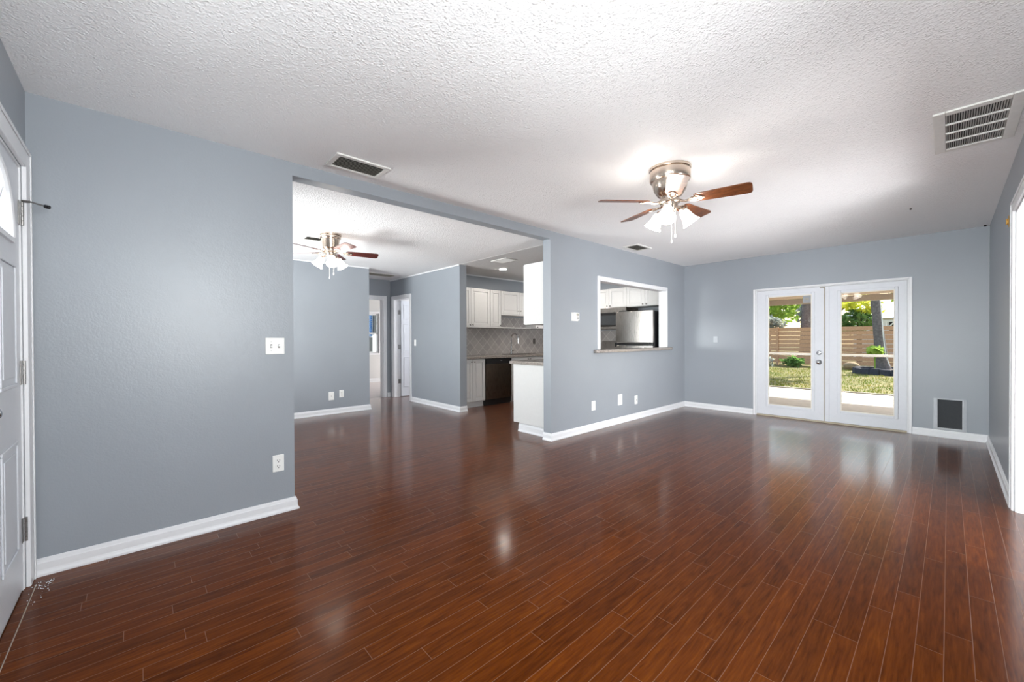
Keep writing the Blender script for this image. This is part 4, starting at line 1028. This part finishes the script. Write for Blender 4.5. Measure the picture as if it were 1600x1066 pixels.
for i, (x, y, r, lab) in enumerate(((-5.7, 20.6, .30, 'low grey shrub at the fence left of the yard'), (-4.6, 21.0, .25, 'low dark shrub at the fence in the middle of the left pane'))):
    t = thing('low_shrub', lab, 'shrub', (x, y, ZG)); m = MB(); m.cyl((x, y, ZG), (x, y, ZG + .3), .03, 6); m.build('stem', M['dark_bark'], t); crown((x, y, ZG + .25), r, 260, .09, (M['leaf_grey'], M['leaf_dark'])[i], t, 'foliage', (1.6, 1, .9), .2)
# trees beyond the fence
tree('oak_tree', 'large dark oak with a thick branch sloping across the right pane', -6.2, 31,
     [(-6.3, 31, ZG), (-5.9, 31, 1.2), (-5.2, 30.9, 2.1), (-4.4, 30.8, 2.95), (-3.6, 30.7, 3.6), (-2.6, 30.6, 4.2)], [.34, .28, .21, .19, .16, .12], M['dark_bark'],
     [((-5.9, 31, 5.0), 2.1, 1600, .16, M['leaf_dark'], (1.2, .8, .7)), ((-3.6, 31, 5.0), 1.35, 900, .15, M['leaf_dark'], (1.2, 1, .55))])
tree('green_tree', 'bright green bushy tree left of the grey mass beyond the fence', -7.4, 27, [(-7.4, 27, ZG), (-7.3, 27, 2.0), (-7.3, 27, 3.4)], [.16, .13, .08], M['dark_bark'],
     [((-7.1, 27, 3.2), 1.25, 900, .15, M['leaf_mid'], (1.1, .9, 1.0)), ((-6.3, 27, 4.2), .9, 500, .15, M['leaf_dark'], (1.2, 1, .6))])
tree('grey_tree', 'grey bare tree trunk and twigs at the right edge of the left pane', -5.0, 25, [(-5.0, 25, ZG), (-4.95, 25, 1.8), (-4.9, 25, 3.2), (-4.8, 25, 4.6)], [.26, .22, .19, .14], M['bark'],
     [((-4.85, 25.3, 2.4), .6, 420, .12, M['leaf_grey'], (.8, .7, 1.4))])
tree('grey_shrub_tree', 'grey green shrub tree low behind the fence at left', -6.3, 23.9, [(-6.3, 23.9, ZG), (-6.3, 23.9, 1.4)], [.09, .06], M['bark'],
     [((-6.35, 23.9, 1.85), .62, 520, .11, M['leaf_grey'], (1.3, .9, .75))])
tree('yellow_tree', 'sunlit yellow green tree between the oak branch and the leaning trunk', -3.1, 27, [(-3.1, 27, ZG), (-3.1, 27, 1.8), (-3.0, 27, 2.6)], [.12, .1, .06], M['dark_bark'],
     [((-2.95, 27, 2.85), .68, 520, .12, M['leaf_yellow'], (1.2, 1, .8)), ((-3.2, 26.8, 1.95), .75, 520, .13, M['leaf_dark'], (1.2, 1, .8))])
tree('right_tree', 'leafy green tree at the right edge of the right pane', -.9, 27, [(-.8, 27, ZG), (-.9, 27, 2.2), (-.95, 27, 3.2)], [.16, .13, .08], M['dark_bark'],
     [((-.95, 27, 3.6), .8, 600, .14, M['leaf_dark'], (1.3, 1, .55)), ((-1.35, 27.2, 3.0), .4, 200, .12, M['leaf_mid'], (1.3, 1, .4))])
tree('backdrop_tree', 'broad mid green tree far behind the oak', -9.9, 37, [(-9.9, 37, ZG), (-9.8, 37, 3.5)], [.25, .18], M['dark_bark'],
     [((-9.6, 37, 4.2), 2.6, 1600, .22, M['leaf_mid'], (1.3, 1, .85))])
# white house beyond the fence
hs = thing('neighbour_house', 'white house with a pale blue grey roof beyond the fence', 'house', (-1.5, 36, ZG))
B((-4.2, 3.4, 34.0, 40.0, ZG, 2.35)).build('walls', M['house_wall'], hs)
m = MB(); m.add([(-4.6, 33.5, 2.36), (3.8, 33.5, 2.36), (3.8, 37.0, 3.35), (-4.6, 37.0, 3.35), (-4.6, 40.5, 2.36), (3.8, 40.5, 2.36)], [(0, 1, 2, 3), (3, 2, 5, 4), (0, 3, 4), (1, 5, 2), (0, 4, 5, 1)]); m.build('roof', M['house_roof'], hs)
f = B((-2.5, -1.4, 33.95, 33.999, 1.5, 2.15)).build('window', M['dark'], hs)
pg = thing('pergola_frame', 'white patio post with a brace and crossbar in front of the white house', 'post', (-2.3, 30.5, ZG))
B((-2.42, -2.34, 30.46, 30.54, ZG, 2.02)).build('post', M['aluminium'], pg); B((-2.55, 1.2, 30.45, 30.55, 2.021, 2.12)).build('crossbar', M['aluminium'], pg)
m = MB(); m.tube([(-2.36, 30.5, 1.6), (-2.02, 30.5, 2.03)], .035, 6); m.build('brace', M['aluminium'], pg)
# neighbour wall and shutter outside the bedroom window
nb = thing('neighbour_building', 'bright white neighbouring wall with a blue louvred shutter outside the bedroom window', 'building', (-14.2, 5.5, ZG))
B((-14.6, -14.2, 1.0, 11.0, ZG, 3.6)).build('wall', M['siding'], nb)
m = MB()
for k in range(13): m.box(-14.195, -14.165, 5.72, 6.20, 1.30 + k * .075, 1.30 + k * .075 + .058)
m.build('shutter', M['blue_shutter'], nb)
B((-14.19, -14.12, 6.25, 6.35, 1.42, 2.6)).build('downpipe', M['pet_flap'], nb)
B((-14.19, -14.12, 6.08, 6.20, ZG, 1.25)).build('downpipe', M['pet_flap'], nb)
struct('ground_side', [(-30, XB - .125, -5, YL, ZG - .1, ZG)], M['lawn'])
